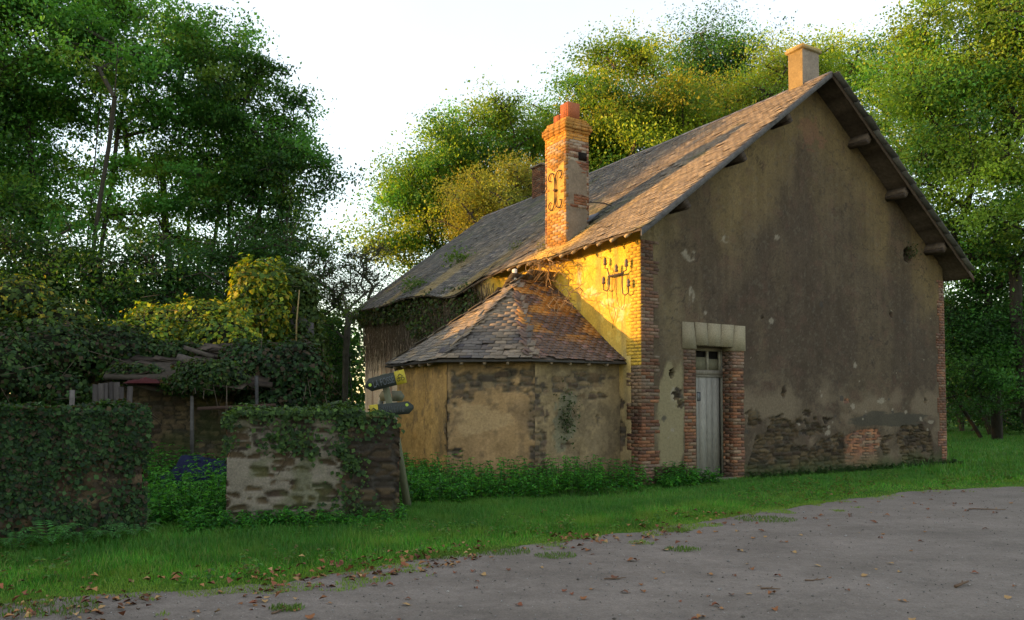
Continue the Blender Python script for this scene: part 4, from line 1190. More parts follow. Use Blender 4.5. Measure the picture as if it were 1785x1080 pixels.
for (px, y, lab, col) in ((1600, 48, "dark hedge-row bush seen low behind the right corner of the house", GREEN_D), (1745, 50, "yellowish bush between the far trunks at the right edge", GOLD), (1860, 47, "dark bush at the far right edge under the oak", GREEN_D), (1730, 38, "nearest dark bush filling the shade under the right-hand trees", GREEN_D), (1800, 39, "dark bush beside the trunks at the right edge", GREEN_D), (1680, 44, "dark bush closing the gap just right of the house corner", GREEN_D)):
    tree("bush", lab, gp(px, y), [pe(px, 680, y, 90, 70, 2), pe(px, 620, y, 80, 60, 2)], 60, .8, 14000, .15, col, .12, 3, "bushes beyond the grass field", "bush", trunk_top=2)

# woodland and an added hedge, unseen left of the view: they shade the yard and the far part of the roof
for k, (x, y, h, col) in enumerate(((-30, 22.6, 15, GREEN_M), (-34, 26, 16, GREEN_D), (-31, 30, 15, GREEN_M), (-25, 24.5, 12, GREEN_D), (-39, 22.8, 17, GREEN_M), (-38, 29, 16, GREEN_D), (-26, 28, 13, GREEN_M))):
    tree("ash_tree", "woodland tree standing beyond the left edge of the view", (x, y, 0), [(x, y, h * .62, 3.0, 2.3, h * .36), (x - 1, y + .5, h * .4, 2.6, 2.2, h * .25)], 90, 1.0, 12000, .36, col, .3, 2, "woodland beyond the left edge", trunk_top=h * .4, twig=False)
bh = MB(); n = 42000  # added to block the low sun and close the gap beyond the house
f_ = rng.random(n); P = np.stack([lerp(-7.5, -19, f_) + rng.normal(0, .8, n), lerp(33, 58, f_) + rng.normal(0, .8, n), np.zeros(n)], 1)
P[:, 2] = (4.3 + 2.0 * fbm(f_ * 12, f_ * 0, 975, 3)) * rng.random(n) ** .8
leaves(bh, P - arr(-12, 45, 0), np.tile(arr(0, -.4, .5), (n, 1)), rng.uniform(.16, .36, n), pick(GREEN_D, n), spread=1.3)
o = bh.build("hedge", M_leaf); o.location = (-12, 45, 0)
tag(o, "dark hedge added behind the far end of the house to block low sun", "hedge")
fw = MB(); n = 52000
P = np.stack([rng.uniform(-75, 95, n), rng.uniform(60, 66, n), np.zeros(n)], 1)
hh = 5.5 + 3.5 * fbm(P[:, 0] * .22, P[:, 0] * 0, 970, 4); P[:, 2] = hh * rng.random(n) ** .85
leaves(fw, P - arr(10, 62, 0), np.tile(arr(0, -.4, .6), (n, 1)), rng.uniform(.3, .55, n), pick(GREEN_D + GREEN_M[:2], n), spread=1.3)
o = fw.build("far_wood", M_leaf); o.location = (10, 62, 0)
tag(o, "far belt of woodland closing the horizon beyond the field", "wood", kind="stuff")
hg = MB()  # added out of view, its height set to shade the yard
n = 42000
P = np.stack([rng.uniform(-18.5, -16.5, n), rng.uniform(-6, 19.8, n), rng.random(n) ** .8 * 4.25], 1)
P[:, 2] *= .96 + .14 * vnoise(P[:, 1] * .9, P[:, 0] * .9, 8)
leaves(hg, P - arr(-17.5, 7, 0), np.tile(arr(.6, 0, .4), (n, 1)), rng.uniform(.25, .42, n), pick(GREEN_D, n))
o = hg.build("hedge", M_leaf); o.location = (-17.5, 7, 0)
tag(o, "unseen tall hedge added beyond the left edge to shade the yard", "hedge")

# ------------------------------------------------------------------ boundary walls
def wall_piece(name, label, A, B, h, th, fnf, topleaf, cat="wall", endfn=None):
    """free-standing rubble wall from A (left) to B (right), front face towards the camera"""
    A = arr(A[0], A[1], 0); B = arr(B[0], B[1], 0); L_ = np.linalg.norm(B - A); ud = (B - A) / L_
    nd = np.cross(ud, (0, 0, 1.0)); bk = -nd
    root = empty(name, tuple((A + B) / 2), 0, label=label, cat=cat)
    m = MB(); O = (A + B) / 2
    ht = lambda u: h(u)
    def capf(fn, U0):
        return fn
    panel(m, A - O, ud, nd, L_, ht, fnf, .022)
    panel(m, A - O + bk * th, ud, bk, L_, ht, fnf, .06, flip=True)
    panel(m, A - O, bk, -ud, th, lambda u: u * 0 + h(np.array(0.0)), endfn or fnf, .03, flip=True)
    panel(m, B - O, bk, ud, th, lambda u: u * 0 + h(np.array(L_)), endfn or fnf, .03)
    nu = int(L_ / .04); uu = np.linspace(0, L_, nu); vv = np.linspace(0, th, 10)
    U, V_ = np.meshgrid(uu, vv, indexing='ij')
    Z = h(U) + .06 * np.sin(V_ / th * math.pi) + .05 * (fbm(U * 6, V_ * 6, 31, 3) - .5) * np.sin(V_ / th * math.pi) 
    P_ = (A - O) + U[..., None] * ud + V_[..., None] * bk; P_[..., 2] += Z
    m.add(P_.reshape(-1, 3), grid_faces(nu, 10), None, (.075, .075, .022))
    m.build("masonry", M_stone, root)
    return root, A, B, ud, nd, L_, O

def bwall_fn(u, z):
    n1 = fbm(u * 1.4, z * 1.4, 701, 4); n2 = fbm(u * 6, z * 6, 702, 4)
    h, i = rubble(u + .03 * np.sin(z * 17), z, .27, .085, 710)
    right = sstep(1.42, 1.58, u + .3 * (n1 - .5))
    keep = np.where(_h((i * 99991).astype(np.int64), (i * 0).astype(np.int64), 4) > .30, 1.0, .0)      # many stones hidden under mortar on the left
    hs = h * (keep + (1 - keep) * right)
    # mortar smears over stone edges
    hs = hs * sstep(.30, .48, fbm(u * 6, z * 6, 703, 4) + .3 * right + .04)
    mort = np.zeros(u.shape + (3,)) + arr(.155, .135, .108)
    mort = mort * (.75 + .5 * n2)[..., None]
    mort = cmix(mort, (.045, .040, .034), right)
    sc = stone_col(i, 9) * (.55 - .15 * right)[..., None] * (.8 + .4 * n2)[..., None]
    c = mort * (1 - hs)[..., None] + sc * hs[..., None]
    moss = np.maximum(sstep(.6, .72, fbm(u * 3, z * 3, 720, 4) + .3 * sstep(1.2, 1.5, z)) * .4, sstep(.3, 0, z) * .6)
    c = cmix(c, (.055, .075, .022), moss)
    d = .03 * (n1 - .5) + (1 - right) * (-.035 * hs + .02 * n2) + right * (.045 * h * (.4 + .9 * i) - .04)
    return d, c
def bend_fn(u, z):
    d, c = bwall_fn(u + 5, z)
    return d, cmix(c, (.26, .13, .08), sstep(.4, .6, fbm(u * 5, z * 5, 733, 3)) * .8)
pA, pB = W(397, 700, 10.45), W(697, 700, 11.05)
hB = lambda u: 1.42 - .03 * sstep(1.5, 2.0, u) - .28 * sstep(2.05, 2.32, u) ** 2 + .03 * (fbm(np.asarray(u) * 4, np.asarray(u) * 0, 741, 3) - .5) - .10 * sstep(.18, 0.0, u)
wallB = wall_piece("boundary_wall", "short stone wall piece with pale mortar between the gate gap and the leaning signpost", (pA.x, pA.y), (pB.x, pB.y), hB, .45, bwall_fn, None, endfn=bend_fn)
def iwall_fn(u, z):
    n1 = fbm(u * 1.4, z * 1.4, 751, 4); n2 = fbm(u * 7, z * 7, 752, 4)
    h, i = rubble(u, z, .24, .10, 760)
    c = (arr(.045, .034, .026) * (1 - h)[..., None] + stone_col(i, 2) * .75 * h[..., None]) * (.7 + .6 * n2)[..., None]
    c = cmix(c, (.10, .045, .03), sstep(.55, .7, n1) * .5)
    return .03 * n1 + .03 * h - .03, c
qA, qB = W(-330, 700, 8.0), W(250, 700, 9.85)
hI = lambda u: 1.43 + .05 * (fbm(np.asarray(u) * 2, np.asarray(u) * 0, 771, 3) - .5)
wallI = wall_piece("boundary_wall", "ivy-smothered stone wall in the left foreground", (qA.x, qA.y), (qB.x, qB.y), hI, .5, iwall_fn, None)

IVY = [(.020, .055, .016), (.030, .075, .018), (.014, .036, .014), (.045, .095, .028), (.055, .04, .022)]
def ivy_on(wl, h, n, ufn, size=(.05, .10), cols=IVY, parent=None, th=.45, name="ivy"):
    """ivy lying on a wall: front, top and ends; ufn(u, z) is the chance that a leaf grows there"""
    root, A, B, ud, nd, L_, O = wl
    u = rng.uniform(-.05, L_ + .05, n); z = rng.uniform(0, 1.65, n)
    top = rng.random(n) < .22; v = np.where(top, rng.uniform(-.08, th, n), 0)
    hh = h(u); z = np.where(top, hh + rng.uniform(-.02, .12, n), np.minimum(z, hh + .06))
    ok = rng.random(n) < ufn(u, z, top)
    u, z, v, top = u[ok], z[ok], v[ok], top[ok]; k = len(u)
    bul = fbm(u * 1.6, z * 1.6 + v, 792, 3); off = np.where(top, 0, rng.uniform(.01, .05, k) + .30 * np.clip(bul - .42, 0, 1)); z = z + np.where(top, .35 * np.clip(fbm(u * 2.2, v * 2 + 4, 793, 3) - .5, 0, 1), 0)
    P = A + u[:, None] * ud - v[:, None] * nd + off[:, None] * nd; P[:, 2] = z
    nr = np.where(top[:, None], arr(0, 0, 1.0), nd + arr(0, 0, .35))
    m = MB(); leaves(m, P - O, nr, lerp(size[0] * .7, size[1] * 1.25, rng.random(k) ** 1.6), pick(cols, k, .3), width=.9, spread=.8, droop=1.2)
    # woody stems
    S_ = []; E_ = []
    for j in range(int(k / 130)):
        i = rng.integers(0, k); p = P[i] - O; q = p + ud * rng.normal(0, .12) + arr(0, 0, -abs(rng.normal(.2, .12)))
        S_.append(p - nd * off[i] * .5); E_.append(q - nd * off[i] * .5)
    if S_: seg_tubes(m, S_, E_, np.full(len(S_), .007), np.full(len(S_), .005), (.08, .06, .045), 3)
    o = m.build(name, M_leaf, None); o.location = tuple(O)
    return o
tag(ivy_on(wallI, hI, 60000, lambda u, z, t: np.where(t, .9, np.clip(sstep(.42, .62, fbm(u * 1.6, z * 1.6, 781, 5) + .26 * sstep(.5, 1.4, z) + .12 * sstep(6.2, 4.0, u) - .12), .08, .9)), size=(.032, .065), th=.5),
    "dark glossy ivy hanging over the left foreground wall", "ivy")
def bf(u, z, t):
    col = np.exp(-((u - 1.56 - .06 * np.sin(z * 4)) / .15) ** 2) * sstep(.2, .9, z) + .5 * np.exp(-((u - 1.9) / .22) ** 2) * sstep(1.0, 1.35, z)
    low = .5 * np.exp(-((u - 1.55) / .25) ** 2) * sstep(.5, .1, z)
    le = .9 * sstep(.16, .0, u) * sstep(.85, 1.1, z)
    cl = .8 * np.exp(-((u - .78) / .28) ** 2) * np.exp(-((z - 1.12) / .16) ** 2) + .7 * np.exp(-((u - 1.02) / .1) ** 2) * np.exp(-((z - .9) / .1) ** 2)
    return np.where(t, np.where(u > 1.75, .06, .45), np.clip(col + low + le + cl + .55 * sstep(1.32, 1.42, z) * (u < 1.75), 0, 1) * sstep(.3, .5, fbm(u * 5, z * 5, 791, 3)))
tag(ivy_on(wallB, hB, 15000, bf, (.035, .07), [(.035, .075, .022), (.055, .11, .025), (.07, .13, .03), (.028, .06, .02)]), "ivy trailing down the short mortared wall beside the signpost", "ivy")

# ------------------------------------------------------------------ signpost
base = W(712, 880, 12.1); base.z = 0
top_ = W(668, 652, 11.95)
sp = empty("signpost", (base.x, base.y, 0), 0, label="leaning wooden signpost with two dark arrow boards in front of the annex", cat="signpost")
b0 = np.array(base)
pm = MB(); tube(pm, [(0, 0, -.05), tuple((np.array(top_) - b0) * .5 + arr(.02, 0, 0)), tuple(np.array(top_) - b0)], [.062, .055, .05], (.10, .105, .065), 10)
pm.build("post", M_wood, sp, smooth=True)
def arrow(c0, c1, hgt, depth, left, words, parent, textcol):
    """board from pixel c0 to c1; returns mesh part"""
    p = np.array(W(c0[0], c0[1], depth)) - b0; q = np.array(W(c1[0], c1[1], depth)) - b0
    ud = q - p; L_ = np.linalg.norm(ud); ud /= L_; nd = arr(0, -1, 0); vd = np.cross(nd, ud) * -1
    if vd[2] < 0: vd = -vd
    hh = hgt / 2; tp = hh * 1.0
    if left: pol = [(0, -hh * .25), (tp * .8, -hh), (L_, -hh), (L_, hh), (tp * .8, hh), (0, hh * .25)]
    else: pol = [(0, -hh), (L_ - tp * .8, -hh), (L_, -hh * .25), (L_, hh * .25), (L_ - tp * .8, hh), (0, hh)]
    n = 6; F_ = np.array([p + a * ud + b * vd + nd * .015 for a, b in pol]); Bk = F_ - nd * .018
    m = MB(); m.add(np.concatenate([F_, Bk]), [[0, 1, 2, 3], [0, 3, 4, 5], [9, 8, 7, 6], [11, 10, 9, 6]] + [[i, n + i, n + (i + 1) % n, (i + 1) % n] for i in range(n)], None, (.026, .032, .028))
    ob = m.build("arrow_board", M_sign, parent)
    # yellow end plate
    ye_ = MB(); a0, a1 = (L_ - .145, L_ + .004) if left else (-.004, .125)
    y4 = np.array([p + a * ud + b * vd + nd * .019 for a, b in ((a0, -hh - .004), (a1, -hh - .004), (a1, hh + .004), (a0, hh + .004))])
    ye_.add(np.concatenate([y4, y4 - nd * .0385]), BQ, None, (.36, .29, .025)); ye_.build("yellow_plate", M_sign, ob)
    # black emblem on the plate: two wheels under an angled bar
    em = MB(); cc = (a0 + a1) / 2
    for (du, dv) in ((-.033, -.03), (.033, -.03)):
        t = np.linspace(0, 2 * math.pi, 13); tube(em, [tuple(p + (cc + du + .022 * math.cos(x)) * ud + (dv + .022 * math.sin(x)) * vd + nd * .021) for x in t], .0045, (.03, .03, .02), 4)
    for (a, b, c_, d_) in ((-.04, .01, .0, .05), (.0, .05, .04, .01), (-.03, .0, .03, .0)):
        bar(em, p + (cc + a) * ud + b * vd + nd * .021, p + (cc + c_) * ud + d_ * vd + nd * .021, .008, .008, (.03, .03, .02), up=(0, -1, .01))
    em.build("emblem", M_sign, ob)
    # yellow-green disc near the tip
    dc = MB(); uc = tp * .75 if left else L_ - tp * 1.0
    t = np.arange(14) / 14 * 2 * math.pi
    ctr = p + uc * ud + vd * (0 if left else hh * .45)
    ring = np.array([ctr + .024 * (math.cos(x) * ud + math.sin(x) * vd) + nd * .018 for x in t])
    dc.add(np.concatenate([ring, [ctr + nd * .018]]), None, [[i, (i + 1) % 14, 14] for i in range(14)], (.30, .42, .05)); dc.build("disc_mark", M_sign, ob)
    # lettering
    cu = bpy.data.curves.new("lettering", 'FONT'); cu.body = words; cu.size = hgt * .78; cu.extrude = .0015; cu.align_x = 'LEFT'
    tmp = bpy.data.objects.new("tmp", cu); scn.collection.objects.link(tmp)
    bpy.context.view_layer.update()
    me = bpy.data.meshes.new_from_object(tmp.evaluated_get(bpy.context.evaluated_depsgraph_get()))
    bpy.data.objects.remove(tmp)
    co = np.array([v.co[:] for v in me.vertices]); wd = co[:, 0].max() - co[:, 0].min()
    u0, u1 = (tp * 1.25, L_ - .17) if left else (.15, L_ - tp * 1.5)
    f = min((u1 - u0) / wd, 1.4)
    nv = p + (u0 + (co[:, 0:1] - co[:, 0].min()) * f) * ud + (co[:, 1:2] - hgt * .27) * vd + (.0185 + co[:, 2:3]) * nd
    tmb = MB(); polys = [list(pl.vertices) for pl in me.polygons]
    me.vertices.foreach_set("co", nv.astype(np.float32).ravel())
    ca = me.color_attributes.new("Col", 'FLOAT_COLOR', 'POINT'); ca.data.foreach_set("color", np.tile(np.array(list(textcol) + [1.0], np.float32), len(nv)))
    me.materials.clear(); me.materials.append(M_sign)
    to = bpy.data.objects.new("lettering", me); scn.collection.objects.link(to); to.parent = ob
    return ob
arrow((637, 673), (706, 655), .195, 11.86, True, "LA FOSSE", sp, (.075, .085, .10))
arrow((645, 717), (721, 709), .185, 11.86, False, "LAVALETTE", sp, (.05, .057, .062))
hx = MB()
for (px_, s_) in ((693, 1), (670, -1)):
    c_ = np.array(W(px_, 690, 12.25)) - b0
    pts = []
    for (a, b) in ((-.11, .10), (.06, .10), (.135, .0), (.09, -.10), (-.11, -.10)):
        pts.append(c_ + arr(a * (.8 if s_ > 0 else .6) * s_, 0, b * .8))
    F_ = np.array(pts); m = 5; Bk = F_ + arr(0, .02, 0)
    hx.add(np.concatenate([F_, Bk]), [[i, m + i, m + (i + 1) % m, (i + 1) % m] for i in range(m)] + [[0, 1, 2, 3], [8, 7, 6, 5]], [[0, 3, 4], [9, 8, 5]], (.10, .10, .065) if s_ > 0 else (.16, .13, .065))
hx.build("pale_plate", M_sign, sp)

# ------------------------------------------------------------------ ruined shed and its overgrowth
RO = arr(-6.6, 14.6, 0)
shed = empty("ruined_shed", tuple(RO), 0, label="collapsed low stone shed with sagging roof boards smothered in ivy behind the gate gap", cat="ruin")
def ruin_fn(u, z):
    n1 = fbm(u * 1.4, z * 1.4, 801, 4); n2 = fbm(u * 7, z * 7, 802, 4); h, i = rubble(u, z, .22, .09, 810)
    c = (arr(.05, .042, .03) * (1 - h)[..., None] + stone_col(i, 5) * 1.2 * h[..., None]) * (.6 + .7 * n2)[..., None]
    return .05 * n1 + .04 * h - .04, cmix(c, (.05, .06, .02), sstep(.45, .7, n1) * .7)
rm = MB()
a = np.array(W(40, 700, 15.2)); b = np.array(W(410, 700, 15.2)); a[2] = b[2] = 0
panel(rm, a - RO, (1, 0, 0), (0, -1, 0), b[0] - a[0], lambda u: 2.45 + .25 * (fbm(u * 2, u * 0, 821, 3) - .5), ruin_fn, .03)
box(rm, tuple(a - RO + arr(0, .05, 0)), tuple(b - RO + arr(0, .5, 2.35)), (.06, .05, .04), .01)
rm.build("stone_wall", M_stone, shed)
rr_ = MB()
for k in range(46):      # sagging roof boards, battens and broken slates
    px_ = rng.uniform(190, 420); py_ = rng.uniform(598, 668); y_ = 15.4 - (py_ - 598) / 70 * 1.5
    p = np.array(W(px_, py_, y_)) - RO; an = rng.normal(0, .35) + .1
    L_ = rng.uniform(.25, .9)
    bar(rr_, p, p + arr(L_ * math.cos(an), rng.normal(0, .1), -.12 * L_ + rng.normal(0, .06)), rng.uniform(.08, .22), .02, arr(.05, .04, .032) * rng.uniform(.4, 1.6), up=(0, -.5, 1), jit=.01)
c0 = np.array(W(180, 655, 14.0)) - RO; c1 = np.array(W(420, 660, 14.0)) - RO; c2 = np.array(W(410, 600, 16.0)) - RO; c3 = np.array(W(215, 600, 16.0)) - RO
rr_.add(np.array([c0, c1, c2, c3, c0 - arr(0, 0, .06), c1 - arr(0, 0, .06), c2 - arr(0, 0, .06), c3 - arr(0, 0, .06)]), BQ, None, (.045, .038, .03))
rr_.build("roof_debris", M_timber, shed)
def post(p0, p1, w, col, name="post"):
    m = MB(); bar(m, np.array(p0) - RO, np.array(p1) - RO, w, w, col, up=(0, 1, 0), jit=.004); m.build(name, M_timber, shed)
post(W(335, 800, 13.9), W(335, 690, 13.9), .055, (.08, .075, .07))
post(W(124, 760, 12.8), W(126, 680, 12.8), .06, (.11, .10, .095))
post(W(449, 760, 13.9), W(447, 655, 13.9), .05, (.045, .045, .045))
post(W(345, 712, 13.7), W(480, 706, 13.7), .05, (.05, .032, .025), "beam")
post(W(322, 605, 15.0), W(372, 622, 14.8), .07, (.07, .06, .05), "beam")
post(W(312, 622, 14.7), W(350, 634, 14.5), .12, (.08, .07, .06), "beam")
pf = MB()
for k in range(7):
    px_ = 166 + k * 9.5; p0 = np.array(W(px_, 760, 13.3)) - RO; p1 = np.array(W(px_ + rng.normal(0, 1.5), 668 + rng.uniform(-3, 8), 13.3)) - RO
    bar(pf, p0, p1, .085, .02, arr(.055, .048, .044) * rng.uniform(.5, 1.4), up=(0, 1, 0), jit=.006)
pf.build("plank_panel", M_wood, shed)

def crumple(name, label, cat, cen, sx, sy, sz, col, seed, mat=M_cloth):
    nu, nv = 36, 22
    U, V_ = np.meshgrid(np.linspace(0, 1, nu), np.linspace(0, 1, nv), indexing='ij')
    R_ = np.sin(U * math.pi) ** .6 * np.sin(V_ * math.pi) ** .5
    n = fbm(U * 6, V_ * 5, seed, 4)
    fold = np.abs(np.sin(U * 11 + 7 * n + V_ * 3)) * .16
    P_ = np.stack([(U - .5) * sx, (V_ - .5) * sy, R_ * sz * (.45 + .9 * n - fold)], 2)
    m = MB(); m.add(P_.reshape(-1, 3), grid_faces(nu, nv), None, np.array(col)[None] * (.8 + .4 * n.reshape(-1, 1)))
    o = m.build(name, mat, smooth=True); o.location = cen; return tag(o, label, cat)
c_ = W(348, 800, 13.4); crumple("tarpaulin", "dark blue tarpaulin heaped under the ruined roof", "tarpaulin", (c_.x, c_.y, .22), 1.3, 1.0, .55, (.010, .013, .035), 3)
c_ = W(252, 668, 13.9); crumple("cloth", "dark red cloth hanging on the edge of the ruined shed roof", "cloth", (c_.x, c_.y, c_.z), .62, .35, .10, (.045, .010, .011), 4)

def ivy_mass(name, label, E, n, size, cols, cat="ivy", group=None, stems=0, inner=True):
    """creeper heaped over rubble: leaves round the surface of several lumps over dark filler blobs and stems"""
    E = [np.array(e) for e in E]
    vol = np.array([e[3] * e[5] + e[3] * e[4] for e in E]); k = rng.choice(len(E), n, p=vol / vol.sum())
    d = rng.normal(0, 1, (n, 3)); d /= np.linalg.norm(d, axis=1)[:, None]
    c = np.array([e[:3] for e in E])[k]; rr = np.array([e[3:6] for e in E])[k]
    lump = .52 + .85 * fbm(d[:, 0] * 3.5 + k * 5 + 20, d[:, 2] * 3.5 + d[:, 1] * 2 + 20, 91, 4) + rng.normal(0, .09, n) + np.where(_h((d[:, 0] * 9).astype(np.int64) + 50, (d[:, 2] * 9).astype(np.int64) + 50, 4) > .85, rng.uniform(0, .30, n), 0)
    P = c + d * rr * lump[:, None]
    ok = P[:, 2] > .02; P = P[ok]; d = d[ok]; n = len(P)
    O = P.mean(0); O[2] = 0
    m = MB(); patch = fbm(P[:, 0] * 1.5 + 50, P[:, 2] * 1.5 + P[:, 1], 95, 3)
    ct = pick(cols, n, .28) * (.55 + .9 * patch)[:, None]
    leaves(m, P - O, d + arr(0, 0, .3), lerp(size * .45, size * 1.5, rng.random(n) ** 1.7), ct, width=.8, spread=.9, droop=.7)
    root = empty(name, tuple(O), 0, label=label, cat=cat, group=group)
    m.build("foliage", M_leaf, root)
    s_ = MB()
    if inner:  # dark blobs added inside the lumps to close gaps between leaves
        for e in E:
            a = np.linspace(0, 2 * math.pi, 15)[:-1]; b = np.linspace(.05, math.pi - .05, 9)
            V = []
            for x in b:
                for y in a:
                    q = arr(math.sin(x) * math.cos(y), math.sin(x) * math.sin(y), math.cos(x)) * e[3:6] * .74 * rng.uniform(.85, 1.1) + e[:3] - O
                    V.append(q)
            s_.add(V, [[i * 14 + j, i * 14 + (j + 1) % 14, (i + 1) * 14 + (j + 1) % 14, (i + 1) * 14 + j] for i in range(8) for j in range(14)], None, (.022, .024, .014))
    i0 = rng.integers(0, n, max(stems, 20)); A_ = P[i0] - O; B_ = A_ + rng.normal(0, .22, A_.shape) - arr(0, 0, .15)
    seg_tubes(s_, A_, B_, np.full(len(A_), .008), np.full(len(A_), .004), (.10, .08, .06), 3)
    s_.build("filler_and_stems", M_twig, root)
    return root
G2 = [(.055, .10, .025), (.04, .08, .022), (.075, .12, .025)]
Y2 = [(.30, .36, .03), (.40, .34, .03), (.14, .24, .03), (.08, .15, .028), (.06, .12, .025)]  # yellow-green leaves, with the gold of low sun put into their colour
OV = "creepers heaped over the ruin"
ivy_mass("creeper", "golden-tipped creeper mound at the left edge above the ivy wall", [pe(20, 530, 15.5, 75, 50), pe(95, 570, 15.5, 80, 45), pe(-60, 560, 15.5, 90, 70)], 9000, .095, Y2[1:] + G2, "creeper", OV, 60)
ivy_mass("creeper", "dark ivy bank hanging over the ruined shed left of its doorway", [pe(70, 620, 14.8, 110, 55), pe(190, 610, 15.4, 90, 45), pe(-40, 650, 14, 110, 70), pe(90, 680, 14.3, 70, 30)], 16000, .085, IVY + G2[:2], "creeper", OV, 150)
ivy_mass("creeper", "sunlit golden creeper along the ridge of the ruined shed", [pe(290, 562, 17.2, 70, 32), pe(360, 560, 17, 60, 36), pe(250, 590, 16.6, 90, 30), pe(390, 590, 16.6, 60, 40)], 11000, .09, Y2, "creeper", OV, 60)
ivy_mass("creeper", "ivy patch straggling over the roof boards of the ruined shed", [pe(290, 615, 15.3, 75, 20), pe(370, 655, 14.0, 60, 26), pe(330, 672, 13.9, 40, 14), pe(235, 650, 14.3, 50, 16)], 11000, .07, IVY + G2, "creeper", OV, 40, inner=False)
# vine tower: the stub of a gable wall with brick and slate showing
tw = empty("ruined_gable", (W(480, 700, 18.6).x, 18.6, 0), 0, label="tall stub of brick gable wrapped in creeper behind the ruined shed", cat="ruin")
tm = MB()
def tw_fn(u, z):
    hb, ibk = bricks(u, z, .23, .07, 8); n = fbm(u * 2, z * 2, 831, 4)
    c = brick_col(ibk) * .7 * hb[..., None] + arr(.08, .065, .05) * (1 - hb)[..., None]
    return .012 * hb, cmix(c, (.10, .10, .11), sstep(.5, .6, n) * .9)
panel(tm, (-.95, -.3, 0), (1, 0, 0), (0, -1, 0), 1.9, lambda u: 3.3 + .9 * sstep(0, .9, u) - .8 * sstep(1.0, 1.9, u), tw_fn, .04)
box(tm, (-.93, -.25, 0), (.93, .3, 3.2), (.09, .07, .05)); tm.build("brickwork", M_brick, tw)
ivy_mass("creeper", "tall bright yellow-green creeper climbing the ruined gable stub", [pe(452, 500, 18.0, 42, 44), pe(430, 545, 17.8, 30, 40), pe(478, 540, 17.9, 24, 60)], 7500, .115, Y2, "creeper", OV, 60, inner=False)
ivy_mass("creeper", "dark green creeper on the right shoulder of the ruined gable stub", [pe(508, 505, 18.6, 40, 40), pe(530, 560, 18.6, 28, 60), pe(515, 600, 18.4, 50, 30)], 8000, .10, G2, "creeper", OV, 60, inner=False)
ivy_mass("creeper", "block of dark ivy directly behind the short mortared wall", [pe(480, 650, 15, 85, 52, .7), pe(440, 640, 15, 50, 42, .6), pe(530, 655, 15, 35, 60, .6), pe(490, 705, 14.8, 70, 40, .6)], 16000, .085, IVY, "creeper", OV, 80)
sk = MB(); tube(sk, [tuple(np.array(W(516, 610, 17.6))), tuple(np.array(W(517, 560, 17.5))), tuple(np.array(W(522, 505, 17.5)))], [.02, .018, .012], (.22, .17, .08))
o = sk.build("stake", M_twig); tag(o, "thin pale stake standing up out of the dark creeper", "stake")

# ------------------------------------------------------------------ creeper on the house side wall and roof
def house_vine():
    n = 7500
    s = rng.uniform(5.3, 14.6, n); z = 4.75 - rng.random(n) ** .9 * (.55 + 1.7 * vnoise(s * 1.2, s * 0, 61) * sstep(5, 8, s) * sstep(12.5, 9.5, s))
    dens = sstep(.32, .62, fbm(s * 1.3, z * .9, 62, 4) + .25 * sstep(3.2, 4.6, z))
    ok = (rng.random(n) < dens) & (s > 6.1 + .5 * vnoise(z * 3, z * 0, 3)); s, z = s[ok], z[ok]; n = len(s)
    off = np.abs(rng.normal(.12, .12, n)) + .02
    P = hw(np.stack([-off, s, z], 1)); O = hw((-.1, 9.5, 0))
    root = empty("creeper", tuple(O), 0, label="creeper with brown hanging stems under the eaves of the house side wall", cat="creeper")
    m = MB(); leaves(m, P - O, np.tile(arr(-.8, -.5, .4), (n, 1)), rng.uniform(.07, .13, n), pick([(.06, .11, .025), (.09, .15, .03), (.04, .075, .025), (.10, .09, .04), (.09, .075, .045)], n, .25), width=.8, spread=1.0, droop=.8)
    m.build("foliage", M_leaf, root)
    k = 1100; s = rng.uniform(5.4, 14.4, k); z = rng.uniform(3.4, 4.75, k); L_ = rng.uniform(.4, 1.3, k)
    t = MB(); a = hw(np.stack([-rng.uniform(.02, .3, k), s, z], 1)) - O; b = hw(np.stack([-rng.uniform(.02, .22, k), s + rng.normal(0, .14, k), z - L_], 1)) - O
    seg_tubes(t, a, b, np.full(k, .008), np.full(k, .004), (.16, .12, .085), 3); t.build("dry_stem", M_twig, root)
house_vine()
def tangle(name, label, cen, rad, n, col, lf=0):
    cen = np.array(cen, float); m = MB()
    for i in range(n):
        p = cen + rng.normal(0, 1, 3) * rad * .5; pts = [p]
        v = rng.normal(0, 1, 3) * arr(1, 1, .6); v /= np.linalg.norm(v)
        for k in range(6):
            v = v + rng.normal(0, .45, 3) - arr(0, 0, .12); v /= np.linalg.norm(v); pts.append(pts[-1] + v * .11)
        tube(m, np.array(pts) - cen, [.007] * 5 + [.004] * 2, np.array(col) * rng.uniform(.6, 1.3), 4, False)
    o = m.build(name, M_twig); o.location = tuple(cen)
    return o
o = tangle("dry_vine", "tangle of dry brown vine stems hanging under the eaves above the annex roof", hw((-.30, 2.75, 4.55)), arr(.30, .9, .28), 70, (.30, .19, .09)); tag(o, "tangle of dry brown vine stems hanging under the eaves above the annex roof", "vine")
o = tangle("dry_vine", "wisp of dead vine trailing down the right edge of the annex roof", hw((-.45, 1.9, 3.75)), arr(.3, .5, .3), 22, (.24, .17, .10)); tag(o, "wisp of dead vine trailing down the right edge of the annex roof", "vine")
def tuft(name, label, cen, rad, n, size, cols, cat="plant", group=None):
    P = rng.normal(0, 1, (n, 3)) * np.array(rad) * .5
    m = MB(); leaves(m, P, np.tile(arr(0, 0, .8), (n, 1)), rng.uniform(size * .6, size * 1.3, n), pick(cols, n), spread=1.3)
    k = max(8, n // 25); A_ = np.zeros((k, 3)) - arr(0, 0, rad[2] * .6); seg_tubes(m, A_, P[:k], np.full(k, .006), np.full(k, .003), (.1, .09, .05), 3)
    o = m.build(name, M_leaf); o.location = tuple(cen); return tag(o, label, cat, group)
